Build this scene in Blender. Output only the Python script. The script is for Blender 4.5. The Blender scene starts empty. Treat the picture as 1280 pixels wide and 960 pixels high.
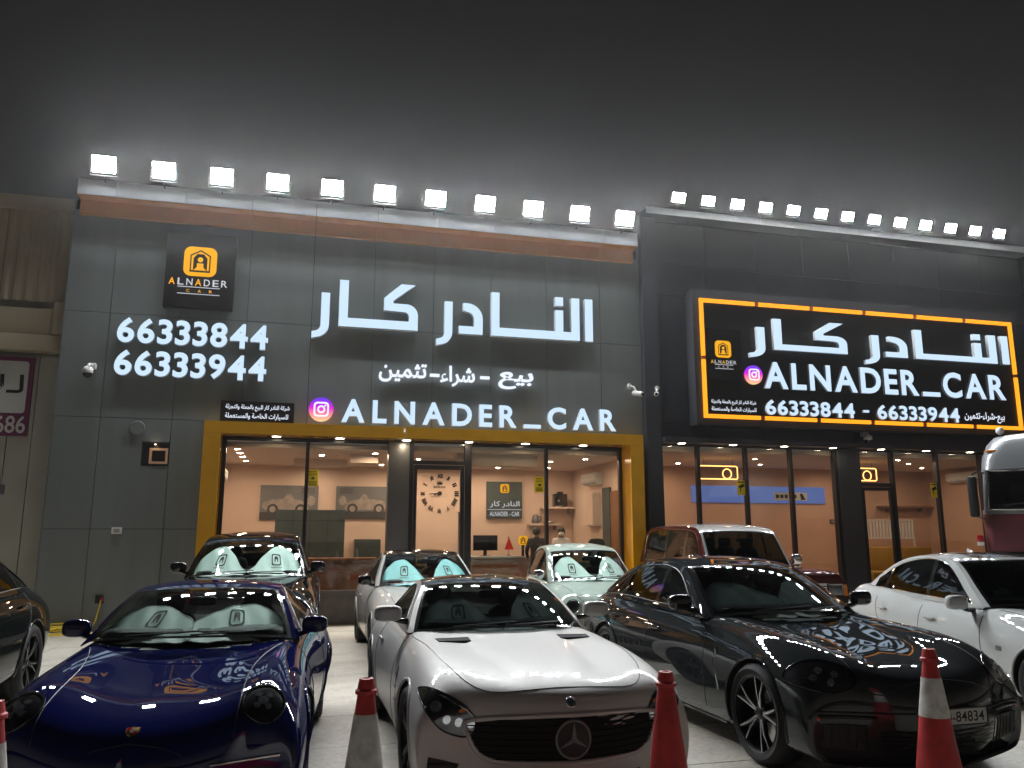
import bpy, bmesh, math, random
import numpy as np
from mathutils import Vector, Matrix
from mathutils.bvhtree import BVHTree

R = math.radians
random.seed(7); np.random.seed(7)
sc = bpy.context.scene
col = sc.collection

# ------------------------------------------------------------------ camera
cam_d = bpy.data.cameras.new('camera'); cam = bpy.data.objects.new('camera', cam_d); col.objects.link(cam)
cam.location = (0, 0, 1.7); cam.rotation_euler = (R(90 + 10.65), 0, R(-14.5))
cam_d.sensor_width = 36; cam_d.lens = 36 * 1011 / 1280; cam_d.clip_start = .05; cam_d.clip_end = 2000
sc.camera = cam

# ------------------------------------------------------------------ night sky
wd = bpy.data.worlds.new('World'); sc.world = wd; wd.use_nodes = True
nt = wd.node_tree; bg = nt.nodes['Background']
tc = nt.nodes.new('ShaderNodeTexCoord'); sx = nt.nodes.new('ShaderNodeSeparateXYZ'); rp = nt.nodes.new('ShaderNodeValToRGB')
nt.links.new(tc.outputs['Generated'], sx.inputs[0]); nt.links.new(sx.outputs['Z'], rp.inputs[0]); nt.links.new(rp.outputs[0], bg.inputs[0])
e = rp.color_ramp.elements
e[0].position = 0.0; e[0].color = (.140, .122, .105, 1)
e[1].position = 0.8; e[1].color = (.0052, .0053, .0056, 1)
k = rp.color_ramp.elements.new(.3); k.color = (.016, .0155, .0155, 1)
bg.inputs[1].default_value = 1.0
FLOOD = 470.0          # radiance of the roof floodlights
sc.view_settings.view_transform = 'Standard'; sc.view_settings.look = 'None'
sc.view_settings.exposure = 0.2; sc.view_settings.gamma = 1.0
sc.cycles.use_denoising = True
sc.cycles.max_bounces = 8; sc.cycles.transparent_max_bounces = 16
sc.cycles.sample_clamp_indirect = 4.0
sc.cycles.caustics_reflective = False; sc.cycles.caustics_refractive = False

# ------------------------------------------------------------------ materials
def _nodes(name):
    m = bpy.data.materials.new(name); m.use_nodes = True
    return m, m.node_tree, m.node_tree.nodes['Principled BSDF']
def mat(name, c, rough=.5, metal=0., coat=0., coat_r=.03, spec=.5, var=.0, vscale=3., bump=0., bscale=60., rvar=0., stretch=None, world=False, stain=None):
    m, nt, p = _nodes(name)
    p.inputs['Base Color'].default_value = (*c, 1); p.inputs['Roughness'].default_value = rough
    p.inputs['Metallic'].default_value = metal; p.inputs['Coat Weight'].default_value = coat
    p.inputs['Coat Roughness'].default_value = coat_r; p.inputs['Specular IOR Level'].default_value = spec
    if var or bump or rvar:
        t = nt.nodes.new('ShaderNodeTexCoord'); co = t.outputs['Object']
        if world: co = nt.nodes.new('ShaderNodeNewGeometry').outputs['Position']
        if stretch:
            mp = nt.nodes.new('ShaderNodeMapping'); mp.inputs['Scale'].default_value = stretch
            nt.links.new(co, mp.inputs[0]); co = mp.outputs[0]
        n = nt.nodes.new('ShaderNodeTexNoise'); n.inputs['Scale'].default_value = vscale; n.inputs['Detail'].default_value = 6
        nt.links.new(co, n.inputs['Vector'])
        if var:
            mx = nt.nodes.new('ShaderNodeMix'); mx.data_type = 'RGBA'
            mr = nt.nodes.new('ShaderNodeMapRange'); mr.inputs[1].default_value = .3; mr.inputs[2].default_value = .7
            nt.links.new(n.outputs['Fac'], mr.inputs[0]); nt.links.new(mr.outputs[0], mx.inputs[0])
            mx.inputs[6].default_value = (*[max(0, v * (1 - var)) for v in c], 1); mx.inputs[7].default_value = (*[min(1, v * (1 + var)) for v in c], 1)
            out = mx.outputs[2]
            if stain:                                    # broad worn patches and dark spots
                n3 = nt.nodes.new('ShaderNodeTexNoise'); n3.inputs['Scale'].default_value = stain[0]; n3.inputs['Detail'].default_value = 8; n3.inputs['Roughness'].default_value = .65; nt.links.new(co, n3.inputs['Vector'])
                m3 = nt.nodes.new('ShaderNodeMapRange'); m3.inputs[1].default_value = .50; m3.inputs[2].default_value = .72; m3.inputs[3].default_value = 0; m3.inputs[4].default_value = stain[1]; nt.links.new(n3.outputs['Fac'], m3.inputs[0])
                x3 = nt.nodes.new('ShaderNodeMix'); x3.data_type = 'RGBA'; nt.links.new(m3.outputs[0], x3.inputs[0]); nt.links.new(out, x3.inputs[6]); x3.inputs[7].default_value = (*[v * .35 for v in c], 1); out = x3.outputs[2]
            nt.links.new(out, p.inputs['Base Color'])
        if rvar:
            m2 = nt.nodes.new('ShaderNodeMapRange'); m2.inputs[1].default_value = .3; m2.inputs[2].default_value = .7
            m2.inputs[3].default_value = max(.02, rough - rvar); m2.inputs[4].default_value = min(1, rough + rvar)
            nt.links.new(n.outputs['Fac'], m2.inputs[0]); nt.links.new(m2.outputs[0], p.inputs['Roughness'])
        if bump:
            n2 = nt.nodes.new('ShaderNodeTexNoise'); n2.inputs['Scale'].default_value = bscale; n2.inputs['Detail'].default_value = 4
            b = nt.nodes.new('ShaderNodeBump'); b.inputs['Strength'].default_value = bump; b.inputs['Distance'].default_value = .01
            nt.links.new(co, n2.inputs['Vector']); nt.links.new(n2.outputs['Fac'], b.inputs['Height']); nt.links.new(b.outputs[0], p.inputs['Normal'])
    return m
def emit(name, c, s):
    m = bpy.data.materials.new(name); m.use_nodes = True; nt = m.node_tree; nt.nodes.clear()
    e = nt.nodes.new('ShaderNodeEmission'); e.inputs[0].default_value = (*c, 1); e.inputs[1].default_value = s
    o = nt.nodes.new('ShaderNodeOutputMaterial'); nt.links.new(e.outputs[0], o.inputs[0]); return m
def glass(name, tint, r0=.045, rough=.01):
    """thin pane: same reflectance from both sides"""
    m = bpy.data.materials.new(name); m.use_nodes = True; nt = m.node_tree; nt.nodes.clear(); L = nt.links.new
    t = nt.nodes.new('ShaderNodeBsdfTransparent'); t.inputs[0].default_value = (*tint, 1)
    g = nt.nodes.new('ShaderNodeBsdfGlossy'); g.inputs['Roughness'].default_value = rough
    ge = nt.nodes.new('ShaderNodeNewGeometry'); d = nt.nodes.new('ShaderNodeVectorMath'); d.operation = 'DOT_PRODUCT'; L(ge.outputs['Normal'], d.inputs[0]); L(ge.outputs['Incoming'], d.inputs[1])
    def mth(op, x, y=None):
        n = nt.nodes.new('ShaderNodeMath'); n.operation = op; n.use_clamp = op == 'ADD'
        for i, v in enumerate((x, y)):
            if v is None: continue
            if isinstance(v, (int, float)): n.inputs[i].default_value = v
            else: L(v, n.inputs[i])
        return n.outputs[0]
    f = mth('ADD', mth('MULTIPLY', mth('POWER', mth('SUBTRACT', 1., mth('ABSOLUTE', d.outputs['Value'])), 5.), 1 - r0), r0)
    mx = nt.nodes.new('ShaderNodeMixShader'); o = nt.nodes.new('ShaderNodeOutputMaterial')
    L(f, mx.inputs[0]); L(t.outputs[0], mx.inputs[1]); L(g.outputs[0], mx.inputs[2]); L(mx.outputs[0], o.inputs[0]); return m
def paint(name, c, metal=.0, rough=.3, coat=1., flake=0.):
    m = mat(name, c, rough, metal, coat, .015, spec=.0)
    if flake:
        nt = m.node_tree; p = nt.nodes['Principled BSDF']
        t = nt.nodes.new('ShaderNodeTexCoord'); n = nt.nodes.new('ShaderNodeTexVoronoi'); n.inputs['Scale'].default_value = 900
        b = nt.nodes.new('ShaderNodeBump'); b.inputs['Strength'].default_value = flake; b.inputs['Distance'].default_value = .001
        nt.links.new(t.outputs['Object'], n.inputs['Vector']); nt.links.new(n.outputs['Distance'], b.inputs['Height']); nt.links.new(b.outputs[0], p.inputs['Normal'])
    return m
M = {}
M['panel'] = mat('grey_cladding', (.185, .202, .202), .36, 0, spec=.5, var=.07, vscale=1.4, rvar=.06, stretch=(2.2, 2.2, .22), stain=(1.1, .10))
M['backing'] = mat('joint_dark', (.012, .012, .012), .8)
M['panel_dark'] = mat('black_cladding', (.060, .064, .076), .34, var=.1, vscale=.7, rvar=.06)
M['fascia'] = mat('white_fascia', (.55, .58, .60), .4, var=.06, vscale=1.2)
M['orange_clad'] = mat('orange_cladding', (.66, .28, .055), .35, var=.06)
M['yellow_clad'] = mat('amber_cladding', (.80, .40, .012), .16, coat=.4, var=.05)
M['alu_dark'] = mat('dark_aluminium', (.045, .045, .05), .35, .4)
M['alu_grey'] = mat('grey_aluminium', (.16, .16, .165), .35, .3, var=.05)
M['black_matte'] = mat('black_sign_face', (.010, .010, .011), .45)
M['black_gloss'] = mat('gloss_black', (.006, .006, .007), .12, coat=.6)
M['plinth'] = mat('plinth_stone', (.12, .11, .10), .5, var=.15, vscale=6)
M['white_plastic'] = mat('white_plastic', (.72, .72, .70), .4)
M['grey_plastic'] = mat('grey_plastic', (.30, .30, .30), .45)
M['black_plastic'] = mat('black_plastic', (.012, .012, .013), .5)
M['chrome'] = mat('chrome', (.85, .86, .87), .08, 1.)
M['silver'] = mat('silver_alloy', (.55, .56, .58), .25, 1.)
M['dark_alloy'] = mat('dark_alloy', (.035, .035, .038), .3, .7)
M['tyre'] = mat('tyre_rubber', (.014, .014, .015), .75, var=.25, vscale=12)
M['interior'] = mat('car_interior', (.012, .012, .013), .65)
M['leather'] = mat('car_leather', (.03, .028, .027), .5)
M['liner'] = mat('arch_liner', (.006, .006, .006), .9)
M['rubber'] = mat('black_trim', (.008, .008, .009), .45)
M['led_white'] = emit('letter_face', (.62, .80, 1.0), .92)
M['led_white2'] = emit('letter_face_small', (.80, .87, 1.0), 1.0)
M['led_side'] = mat('letter_side', (.70, .74, .78), .4)
M['led_orange'] = emit('orange_strip', (1.0, .33, .015), 1.35)
M['led_orange_dim'] = mat('orange_strip_joint', (.5, .13, .01), .5)
M['flood'] = emit('flood_face', (.95, .98, 1.0), FLOOD)
M['down'] = emit('downlight_face', (1.0, .80, .55), 40.0)
M['down_in'] = emit('interior_downlight', (1.0, .75, .53), 430.0)
M['neon'] = emit('neon_amber', (1.0, .50, .14), 3.2)
M['logo_amber'] = emit('logo_amber', (1.0, .46, .01), .85)
M['print_white'] = emit('lit_print', (.9, .93, 1.0), .55)
M['wall_warm'] = mat('interior_wall', (.70, .54, .44), .75, var=.04, vscale=1.5)
M['wall_brown'] = mat('interior_wall_brown', (.58, .37, .26), .7, var=.06, vscale=1.5)
M['ceil'] = mat('interior_ceiling', (.70, .58, .50), .8)
M['floor_in'] = mat('interior_floor', (.30, .25, .21), .25, var=.1)
M['wood'] = mat('brown_wood', (.24, .11, .05), .45, var=.35, vscale=5, stretch=(1, 8, 8))
M['slate'] = mat('slate_board', (.055, .075, .075), .4, var=.1)
M['store_glass'] = glass('storefront_glass', (.93, .93, .91), .05)
M['yellow_paper'] = mat('yellow_paper', (.85, .68, .02), .6)
M['ink'] = mat('ink', (.02, .02, .02), .7)
M['beige'] = mat('beige_cladding', (.40, .335, .24), .55, var=.1, vscale=1.3, rvar=.08)
M['cream'] = mat('cream_wall', (.42, .41, .35), .6, var=.12, vscale=1.1)
M['purple'] = mat('purple_print', (.16, .03, .09), .5)
M['sheet_white'] = mat('white_print', (.62, .62, .60), .5)
M['tile'] = mat('terrazzo_tile', (.56, .52, .45), .42, var=.22, vscale=22, rvar=.1, bump=.08, bscale=60, world=True, stain=(1.7, .55))
M['grout'] = mat('grout', (.16, .15, .13), .85)
M['asphalt'] = mat('asphalt', (.05, .05, .05), .85, var=.3, vscale=8, bump=.4, bscale=90)
M['cone_red'] = mat('cone_red', (.42, .022, .022), .5, var=.25, vscale=9, rvar=.1, stain=(14, .5))
M['cone_white'] = mat('cone_white', (.56, .54, .51), .5, var=.2, vscale=9, stain=(10, .6))
M['yellow_hose'] = mat('yellow_cable', (.75, .55, .03), .5)
M['shade'] = mat('sunshade_fabric', (.60, .72, .66), .55, var=.05)
M['shade_teal'] = mat('sunshade_teal', (.22, .58, .60), .5, var=.05)
M['skin'] = mat('skin', (.42, .25, .17), .55)
M['hair'] = mat('hair', (.015, .012, .011), .55)
M['shirt'] = mat('shirt_dark', (.05, .045, .05), .8)
M['shirt_white'] = mat('shirt_white', (.65, .62, .6), .8)
M['red_lens'] = mat('red_lens', (.45, .01, .01), .1, coat=1)
M['amber_lens'] = mat('amber_lens', (.7, .2, .02), .15, coat=1)
M['lamp_lens'] = mat('lamp_lens', (.55, .57, .6), .06, .9)
M['lamp_house'] = mat('lamp_house', (.012, .012, .014), .12, .2, coat=1.)
M['star_grey'] = mat('star_grey', (.22, .22, .23), .5, spec=.2)
M['plate'] = mat('plate_white', (.55, .55, .53), .45)

# ------------------------------------------------------------------ mesh helpers
class MB:
    def __init__(s): s.v = []; s.f = []; s.m = []
    def add(s, v, f, mi=0):
        o = len(s.v); s.v.extend([tuple(map(float, p)) for p in v]); s.f.extend([tuple(o + i for i in q) for q in f]); s.m.extend([mi] * len(f)); return s
    def box(s, x0, x1, y0, y1, z0, z1, mi=0, bev=0.):
        if bev:
            bm = bmesh.new(); bmesh.ops.create_cube(bm, size=1)
            for v in bm.verts: v.co = Vector(((x0 + x1) / 2 + v.co.x * (x1 - x0), (y0 + y1) / 2 + v.co.y * (y1 - y0), (z0 + z1) / 2 + v.co.z * (z1 - z0)))
            bmesh.ops.bevel(bm, geom=bm.edges[:], offset=bev, segments=2, affect='EDGES', profile=.5)
            bm.verts.index_update(); s.add([v.co for v in bm.verts], [[v.index for v in f.verts] for f in bm.faces], mi); bm.free(); return s
        v = [(x0, y0, z0), (x1, y0, z0), (x1, y1, z0), (x0, y1, z0), (x0, y0, z1), (x1, y0, z1), (x1, y1, z1), (x0, y1, z1)]
        return s.add(v, [(0, 3, 2, 1), (4, 5, 6, 7), (0, 1, 5, 4), (1, 2, 6, 5), (2, 3, 7, 6), (3, 0, 4, 7)], mi)
    def grid(s, P, mi=0, flip=False):
        P = np.asarray(P); n, m = P.shape[:2]; o = []
        for i in range(n - 1):
            for j in range(m - 1):
                q = (i * m + j, (i + 1) * m + j, (i + 1) * m + j + 1, i * m + j + 1); o.append(q[::-1] if flip else q)
        return s.add(P.reshape(-1, 3), o, mi)
    def tube(s, pts, r, closed=False, n=6, mi=0, cap=True):
        pts = [Vector(p) for p in pts]; N = len(pts); rs = r if hasattr(r, '__len__') else [r] * N
        tang = []
        for i in range(N):
            a = pts[(i - 1) % N] if (closed or i > 0) else pts[i]; b = pts[(i + 1) % N] if (closed or i < N - 1) else pts[i]
            t = (b - a); tang.append(t.normalized() if t.length > 1e-9 else Vector((0, 0, 1)))
        up = Vector((0, 0, 1)) if abs(tang[0].z) < .9 else Vector((1, 0, 0)); V = []
        for i in range(N):
            u = up - tang[i] * up.dot(tang[i]); u = u.normalized() if u.length > 1e-6 else tang[i].orthogonal().normalized(); w = tang[i].cross(u); up = u
            for k in range(n):
                a = 2 * math.pi * k / n; V.append(pts[i] + (u * math.cos(a) + w * math.sin(a)) * rs[i])
        F = []
        for i in range(N if closed else N - 1):
            for k in range(n):
                j = (i + 1) % N; F.append((i * n + k, i * n + (k + 1) % n, j * n + (k + 1) % n, j * n + k))
        if not closed and cap: F.append(tuple(range(n))[::-1]); F.append(tuple((N - 1) * n + k for k in range(n)))
        return s.add(V, F, mi)
    def lathe(s, prof, n=32, c=(0, 0, 0), axis='z', mi=0):
        V = []
        for r_, h in prof:
            for k in range(n):
                a = 2 * math.pi * k / n; p = (r_ * math.cos(a), r_ * math.sin(a), h)
                if axis == 'x': p = (h, r_ * math.cos(a), r_ * math.sin(a))
                if axis == 'y': p = (r_ * math.cos(a), h, r_ * math.sin(a))
                V.append((p[0] + c[0], p[1] + c[1], p[2] + c[2]))
        F = [(i * n + k, i * n + (k + 1) % n, (i + 1) * n + (k + 1) % n, (i + 1) * n + k) for i in range(len(prof) - 1) for k in range(n)]
        return s.add(V, F, mi)
    def prism(s, poly, y0, y1, mi=0, mside=None):      # polygon in (x, z), extruded along y, front at y0
        n = len(poly); v = [(x, y0, z) for x, z in poly] + [(x, y1, z) for x, z in poly]
        s.add(v, [tuple(range(n)), tuple(range(2 * n - 1, n - 1, -1))], mi)
        s.add(v, [(i, i + n, (i + 1) % n + n, (i + 1) % n) for i in range(n)], mi if mside is None else mside); return s
    def xf(s, mtx):
        s.v = [tuple(mtx @ Vector(p)) for p in s.v]; return s
    def build(s, name, mats, parent=None, smooth=None, loc=None):
        me = bpy.data.meshes.new(name); me.from_pydata(s.v, [], s.f)
        for m_ in (mats if isinstance(mats, (list, tuple)) else [mats]): me.materials.append(m_)
        if len(me.materials) > 1: me.polygons.foreach_set('material_index', s.m)
        bm = bmesh.new(); bm.from_mesh(me); bmesh.ops.recalc_face_normals(bm, faces=bm.faces); bm.to_mesh(me); bm.free()
        if smooth: me.polygons.foreach_set('use_smooth', [True] * len(me.polygons)); me.set_sharp_from_angle(angle=R(smooth))
        me.update(); return link(name, me, parent, loc)
def link(name, me, parent=None, loc=None):
    o = bpy.data.objects.new(name, me); col.objects.link(o)
    if parent is not None: o.parent = parent
    if loc is not None: o.location = loc
    return o
def tag(o, label=None, cat=None, group=None, kind=None):
    if label: o['label'] = label
    if cat: o['category'] = cat
    if group: o['group'] = group
    if kind: o['kind'] = kind
    return o
def thing(name, loc, label, cat, rz=0., group=None):
    o = bpy.data.objects.new(name, None); col.objects.link(o); o.location = loc; o.rotation_euler = (0, 0, rz); o.empty_display_size = .1
    return tag(o, label, cat, group)
def copy_tree(o, parent=None):
    c = o.copy(); col.objects.link(c)
    if parent is not None: c.parent = parent
    for ch in list(o.children): copy_tree(ch, c)
    return c
def box(name, m, parent, *b, bev=0.): return MB().box(*b, bev=bev).build(name, m, parent, 40 if bev else None)
_tc = {}
def glyphs(body, off=0.):
    k = (body, off)
    if k not in _tc:
        cu = bpy.data.curves.new('glyph', 'FONT'); cu.body = body; cu.offset = off; cu.resolution_u = 4
        ob = bpy.data.objects.new('glyph', cu); col.objects.link(ob); dg = bpy.context.evaluated_depsgraph_get()
        me = bpy.data.meshes.new_from_object(ob.evaluated_get(dg))
        _tc[k] = (np.array([v.co[:] for v in me.vertices]).reshape(-1, 3), [tuple(p.vertices) for p in me.polygons])
        bpy.data.objects.remove(ob); bpy.data.curves.remove(cu); bpy.data.meshes.remove(me)
    return _tc[k]
def flat(mb, V, F, y0, depth, mi=0, ms=0):
    """planar glyph (x, z given in V[:, :2]) into a slab with front face at y0"""
    V = np.asarray(V); n = len(V)
    fr = np.c_[V[:, 0], np.full(n, y0), V[:, 1]]; mb.add(fr, F, mi)
    if depth:
        e = {}
        for f in F:
            for a, b in zip(f, f[1:] + f[:1]): e[(a, b)] = 1
        bd = [q for q in e if (q[1], q[0]) not in e]
        bk = fr + np.array([0, depth, 0]); o = len(mb.v); mb.v.extend(map(tuple, fr)); mb.v.extend(map(tuple, bk))
        for a, b in bd: mb.f.append((o + a, o + b, o + n + b, o + n + a)); mb.m.append(ms)
def fit(V, x0, x1, z0, z1):
    V = np.array(V); a = V[:, 0].min(); b = V[:, 0].max(); c = V[:, 1].min(); d = V[:, 1].max()
    V[:, 0] = x0 + (V[:, 0] - a) / (b - a) * (x1 - x0); V[:, 1] = z0 + (V[:, 1] - c) / (d - c) * (z1 - z0); return V
def word(body, x0, x1, z0, z1, y, m, parent, name='lettering', off=.0, depth=0.):
    V, F = glyphs(body, off); mb = MB(); flat(mb, fit(V, x0, x1, z0, z1), F, y, depth)
    return mb.build(name, m, parent)
TAB = {'ا': (0xFE8D, 0), 'إ': (0xFE87, 0), 'ب': (0xFE8F, 1), 'ة': (0xFE93, 0), 'ت': (0xFE95, 1), 'ث': (0xFE99, 1), 'ج': (0xFE9D, 1), 'خ': (0xFEA5, 1),
       'د': (0xFEA9, 0), 'ر': (0xFEAD, 0), 'ز': (0xFEAF, 0), 'س': (0xFEB1, 1), 'ش': (0xFEB5, 1), 'ص': (0xFEB9, 1), 'ع': (0xFEC9, 1), 'ك': (0xFED9, 1),
       'ل': (0xFEDD, 1), 'م': (0xFEE1, 1), 'ن': (0xFEE5, 1), 'و': (0xFEED, 0), 'ي': (0xFEF1, 1), 'ئ': (0xFE89, 1), 'ـ': (0x640, 2), 'ء': (0xFE80, -1)}
def arabic(t):
    out = []
    for i, c in enumerate(t):
        if c not in TAB: out.append(c); continue
        b, d = TAB[c]
        if d == 2: out.append(c); continue
        if d == -1: out.append(chr(b)); continue
        p = i > 0 and t[i - 1] in TAB and TAB[t[i - 1]][1] >= 1; nx = i + 1 < len(t) and t[i + 1] in TAB and TAB[t[i + 1]][1] >= 0
        out.append(chr(b + ((1 if p else 0) if d == 0 else (3 if (p and nx) else 1 if p else 2 if nx else 0))))
    return ''.join(reversed(out))
def chars(body, x0, x1, z0, z1, y, m, parent, name, off=.02, depth=.08, gap=.12, mside=None, slant=None):
    """one part per character, cap height z0..z1, laid out between x0 and x1"""
    items = []; x = 0.
    capV = glyphs('E', off)[0]; c0 = capV[:, 1].min(); c1 = capV[:, 1].max()
    for ch in body:
        if ch == ' ': x += .35; continue
        if ch == '_': V = np.array([(0, 0, 0), (.62, 0, 0), (.62, .13, 0), (0, .13, 0)]) + np.array([0, c0, 0]); F = [(0, 1, 2, 3)]
        elif ch == '-': V = np.array([(0, .0, 0), (.3, 0, 0), (.3, .12, 0), (0, .12, 0)]) + np.array([0, (c0 + c1) / 2 - .06, 0]); F = [(0, 1, 2, 3)]
        else:
            V, F = glyphs('6' if ch == '9' else ch, off); V = V.copy()
            if ch == '9':
                V = -V; V[:, 1] += V[:, 1].max() * 0 - V[:, 1].min() + c0; V[:, 2] = 0
            if ch.isdigit(): V[:, 1] = c0 + (V[:, 1] - V[:, 1].min()) / np.ptp(V[:, 1]) * (c1 - c0)
        V = np.array(V, float); V[:, 0] -= V[:, 0].min(); w = V[:, 0].max(); V[:, 0] += x; x += w + gap; items.append((V, F))
    tot = x - gap; sx_ = (x1 - x0) / tot; sz = (z1 - z0) / (c1 - c0)
    for V, F in items:
        V = V.copy(); V[:, 0] = x0 + V[:, 0] * sx_; V[:, 1] = z0 + (V[:, 1] - c0) * sz
        mb = MB(); flat(mb, V, F, y, depth, 0, 1); mb.build(name, [m, mside or M['led_side']], parent)
def arc(cx, cz, r, a0, a1, n=8): return [(cx + r * math.cos(R(a0 + (a1 - a0) * i / n)), cz + r * math.sin(R(a0 + (a1 - a0) * i / n))) for i in range(n + 1)]
def rrect(x0, x1, z0, z1, r, n=5):
    return arc(x1 - r, z0 + r, r, -90, 0, n) + arc(x1 - r, z1 - r, r, 0, 90, n) + arc(x0 + r, z1 - r, r, 90, 180, n) + arc(x0 + r, z0 + r, r, 180, 270, n)
def ringband(mb, outer, inner, y0, y1, mi=0):
    n = len(outer); v = [(x, y0, z) for x, z in outer] + [(x, y0, z) for x, z in inner] + [(x, y1, z) for x, z in outer] + [(x, y1, z) for x, z in inner]
    f = []
    for i in range(n):
        j = (i + 1) % n; f += [(i, j, n + j, n + i), (2 * n + i, 3 * n + i, 3 * n + j, 2 * n + j), (i, 2 * n + i, 2 * n + j, j), (n + i, n + j, 3 * n + j, 3 * n + i)]
    mb.add(v, f, mi)
WPAR = {}
_link0 = link
def link(name, me, parent=None, loc=None):
    o = _link0(name, me, parent, loc)
    if parent is not None and parent.name in WPAR: o.matrix_parent_inverse = WPAR[parent.name]
    return o
def place(name, loc, label, cat, group=None):
    """a thing whose parts are written in world coordinates"""
    o = thing(name, loc, label, cat, 0, group); WPAR[o.name] = Matrix.Translation(-Vector(loc)); return o

# ------------------------------------------------------------------ ground
g = MB().box(-220, 220, -220, 220, -.6, -.03).build('ground', M['asphalt']); tag(g, kind='structure')
fc = MB().box(-14, 24, -1.5, 16.75, -.2, -.004).build('forecourt', M['grout']); tag(fc, kind='structure')
tm = MB().box(-.595, .595, -.595, .595, -.03, .0, bev=.004).build('paving_tile', M['tile'], fc); tm.location = (-6.6, 3.0, 0)
tmesh = tm.data; nt_ = 1
for i in range(14):
    for j in range(12):
        x = -6.6 + i * 1.2; y = 3.0 + j * 1.2
        if (i, j) == (0, 0) or y > 16.5: continue
        o = link('paving_tile', tmesh, fc); o.location = (x, y, random.uniform(-.0015, .0015)); o.rotation_euler = (0, 0, random.choice([0, math.pi / 2, math.pi])); nt_ += 1
mb = MB()
for i in range(-6, 15):
    for j in range(-3, 12):
        x = -6.6 + i * 1.2; y = 3.0 + j * 1.2
        if (0 <= i < 14 and j >= 0) or y > 16.5 or y < -1 or x < -13.5 or x > 23: continue
        mb.box(x - .595, x + .595, y - .595, y + .595, -.03, .0)
tag(mb.build('outer_paving', M['tile'], fc), kind='stuff')

# ------------------------------------------------------------------ main showroom building
YW = 16.60; YG = 16.74
bd = place('showroom_building', (1.4, 16.6, 0), 'dark grey clad showroom with amber portal, big white lettering and a lit room', 'building')
box('wall', M['backing'], bd, -4.53, -1.5, YW + .03, YW + .3, 0, 8.2)
box('wall', M['backing'], bd, -1.5, 6.85, YW + .03, YW + .3, 3.62, 8.2)
box('wall', M['backing'], bd, 6.85, 7.28, YW + .03, YW + .3, 0, 8.2)
box('side_wall', M['panel'], bd, -4.55, -4.53, YW + .0, 24, 0, 8.2)
box('side_wall', M['panel'], bd, 7.28, 7.32, YW + .0, 24, 0, 8.6)
cols = [-4.53, -3.74, -2.48, -1.22, .04, 1.30, 2.56, 3.82, 5.08, 6.34, 7.28]; gp = .005
def panel(x0, x1, z0, z1, m=M['panel'], y=YW, par=bd, t=.03):
    dy = random.uniform(-.0015, .0015); return box('panel', m, par, x0 + gp, x1 - gp, y + dy, y + t + dy - .001, z0 + gp, z1 - gp)
for a, b in zip(cols, cols[1:]):
    panel(a, b, 5.95, 8.0); panel(a, b, 3.91, 5.95)
for a, b in zip([-4.53, -3.74, -2.48], [-3.74, -2.48, -1.80]):
    panel(a, b, 0, 1.83)
    if a == -3.74:
        mb = MB()
        for q in ((a + gp, -2.97, 1.83 + gp, 3.91 - gp), (-2.97, b - gp, 1.83 + gp, 3.01), (-2.97, b - gp, 3.47, 3.91 - gp)): mb.box(q[0], q[1], YW, YW + .029, q[2], q[3])
        mb.build('panel', M['panel'], bd)
    else: panel(a, b, 1.83, 3.91)
panel(7.0, 7.28, 0, 3.91)
# niche with a lit frame inside
mb = MB(); x0, x1, z0, z1 = -2.97, -2.49, 3.01, 3.47
mb.box(x0, x0 + .03, YW - .002, YW + .35, z0, z1); mb.box(x1 - .03, x1, YW - .002, YW + .35, z0, z1); mb.box(x0 + .03, x1 - .03, YW - .002, YW + .35, z0, z0 + .03); mb.box(x0 + .03, x1 - .03, YW - .002, YW + .35, z1 - .03, z1)
mb.box(x0 + .03, x1 - .03, YW + .024, YW + .0245, z0 + .03, z1 - .03)
nw = mb.build('window', M['alu_dark'], bd)
mb = MB(); ringband(mb, rrect(-2.83, -2.50, 3.05, 3.35, .01, 2), rrect(-2.785, -2.545, 3.095, 3.305, .01, 2), YW - .01, YW + .02)
mb.build('frame', mat('niche_frame', (.75, .45, .28), .5), nw)
ml = MB().lathe([(.0, -.02), (.016, -.02)], 12, (-2.73, YW - .06, 3.435), 'z').build('lamp', M['down'], nw)
# cornice
cor = box('cornice', M['backing'], bd, -4.42, 7.13, 16.25, 16.95, 8.2, 8.45)
xs_ = [-4.44] + cols[1:-1] + [7.15]
for a, b in zip(xs_, xs_[1:]):
    box('fascia_panel', M['fascia'], bd, a + .004, b - .004, 16.22, 16.25, 8.18, 8.47)
    box('soffit_panel', M['orange_clad'], bd, a + .004, b - .004, 16.255, 16.5, 8.165, 8.185)
    box('orange_band', M['orange_clad'], bd, a + .004, b - .004, 16.50, 16.6, 7.88, 8.165)
box('coping', M['fascia'], bd, -4.44, 7.15, 16.22, 16.98, 8.472, 8.49)
# amber portal
po = MB(); po.box(-1.84, 7.13, 16.2, 16.76, 3.63, 3.86); po.build('portal_header', M['yellow_clad'], bd)
box('portal_jamb', M['yellow_clad'], bd, -1.84, -1.53, 16.2, 16.76, 0, 3.628)
box('portal_jamb', M['yellow_clad'], bd, 6.83, 7.13, 16.2, 16.76, 0, 3.628)
DLX = [-.52, .70, 2.03, 3.33, 4.55, 5.84]
def downlight(x, y, z, par, m, r=.085, ring=M['white_plastic']):
    o = MB().lathe([(r * 1.25, 0), (r * 1.25, -.012), (r, -.014), (r, -.004)], 20, (x, y, z)).build('downlight', ring, par)
    MB().lathe([(0, -.006), (r, -.006)], 20, (x, y, z)).build('lens', m, o); return o
for x in DLX: downlight(x, 16.46, 3.63, bd, M['down'])
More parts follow.
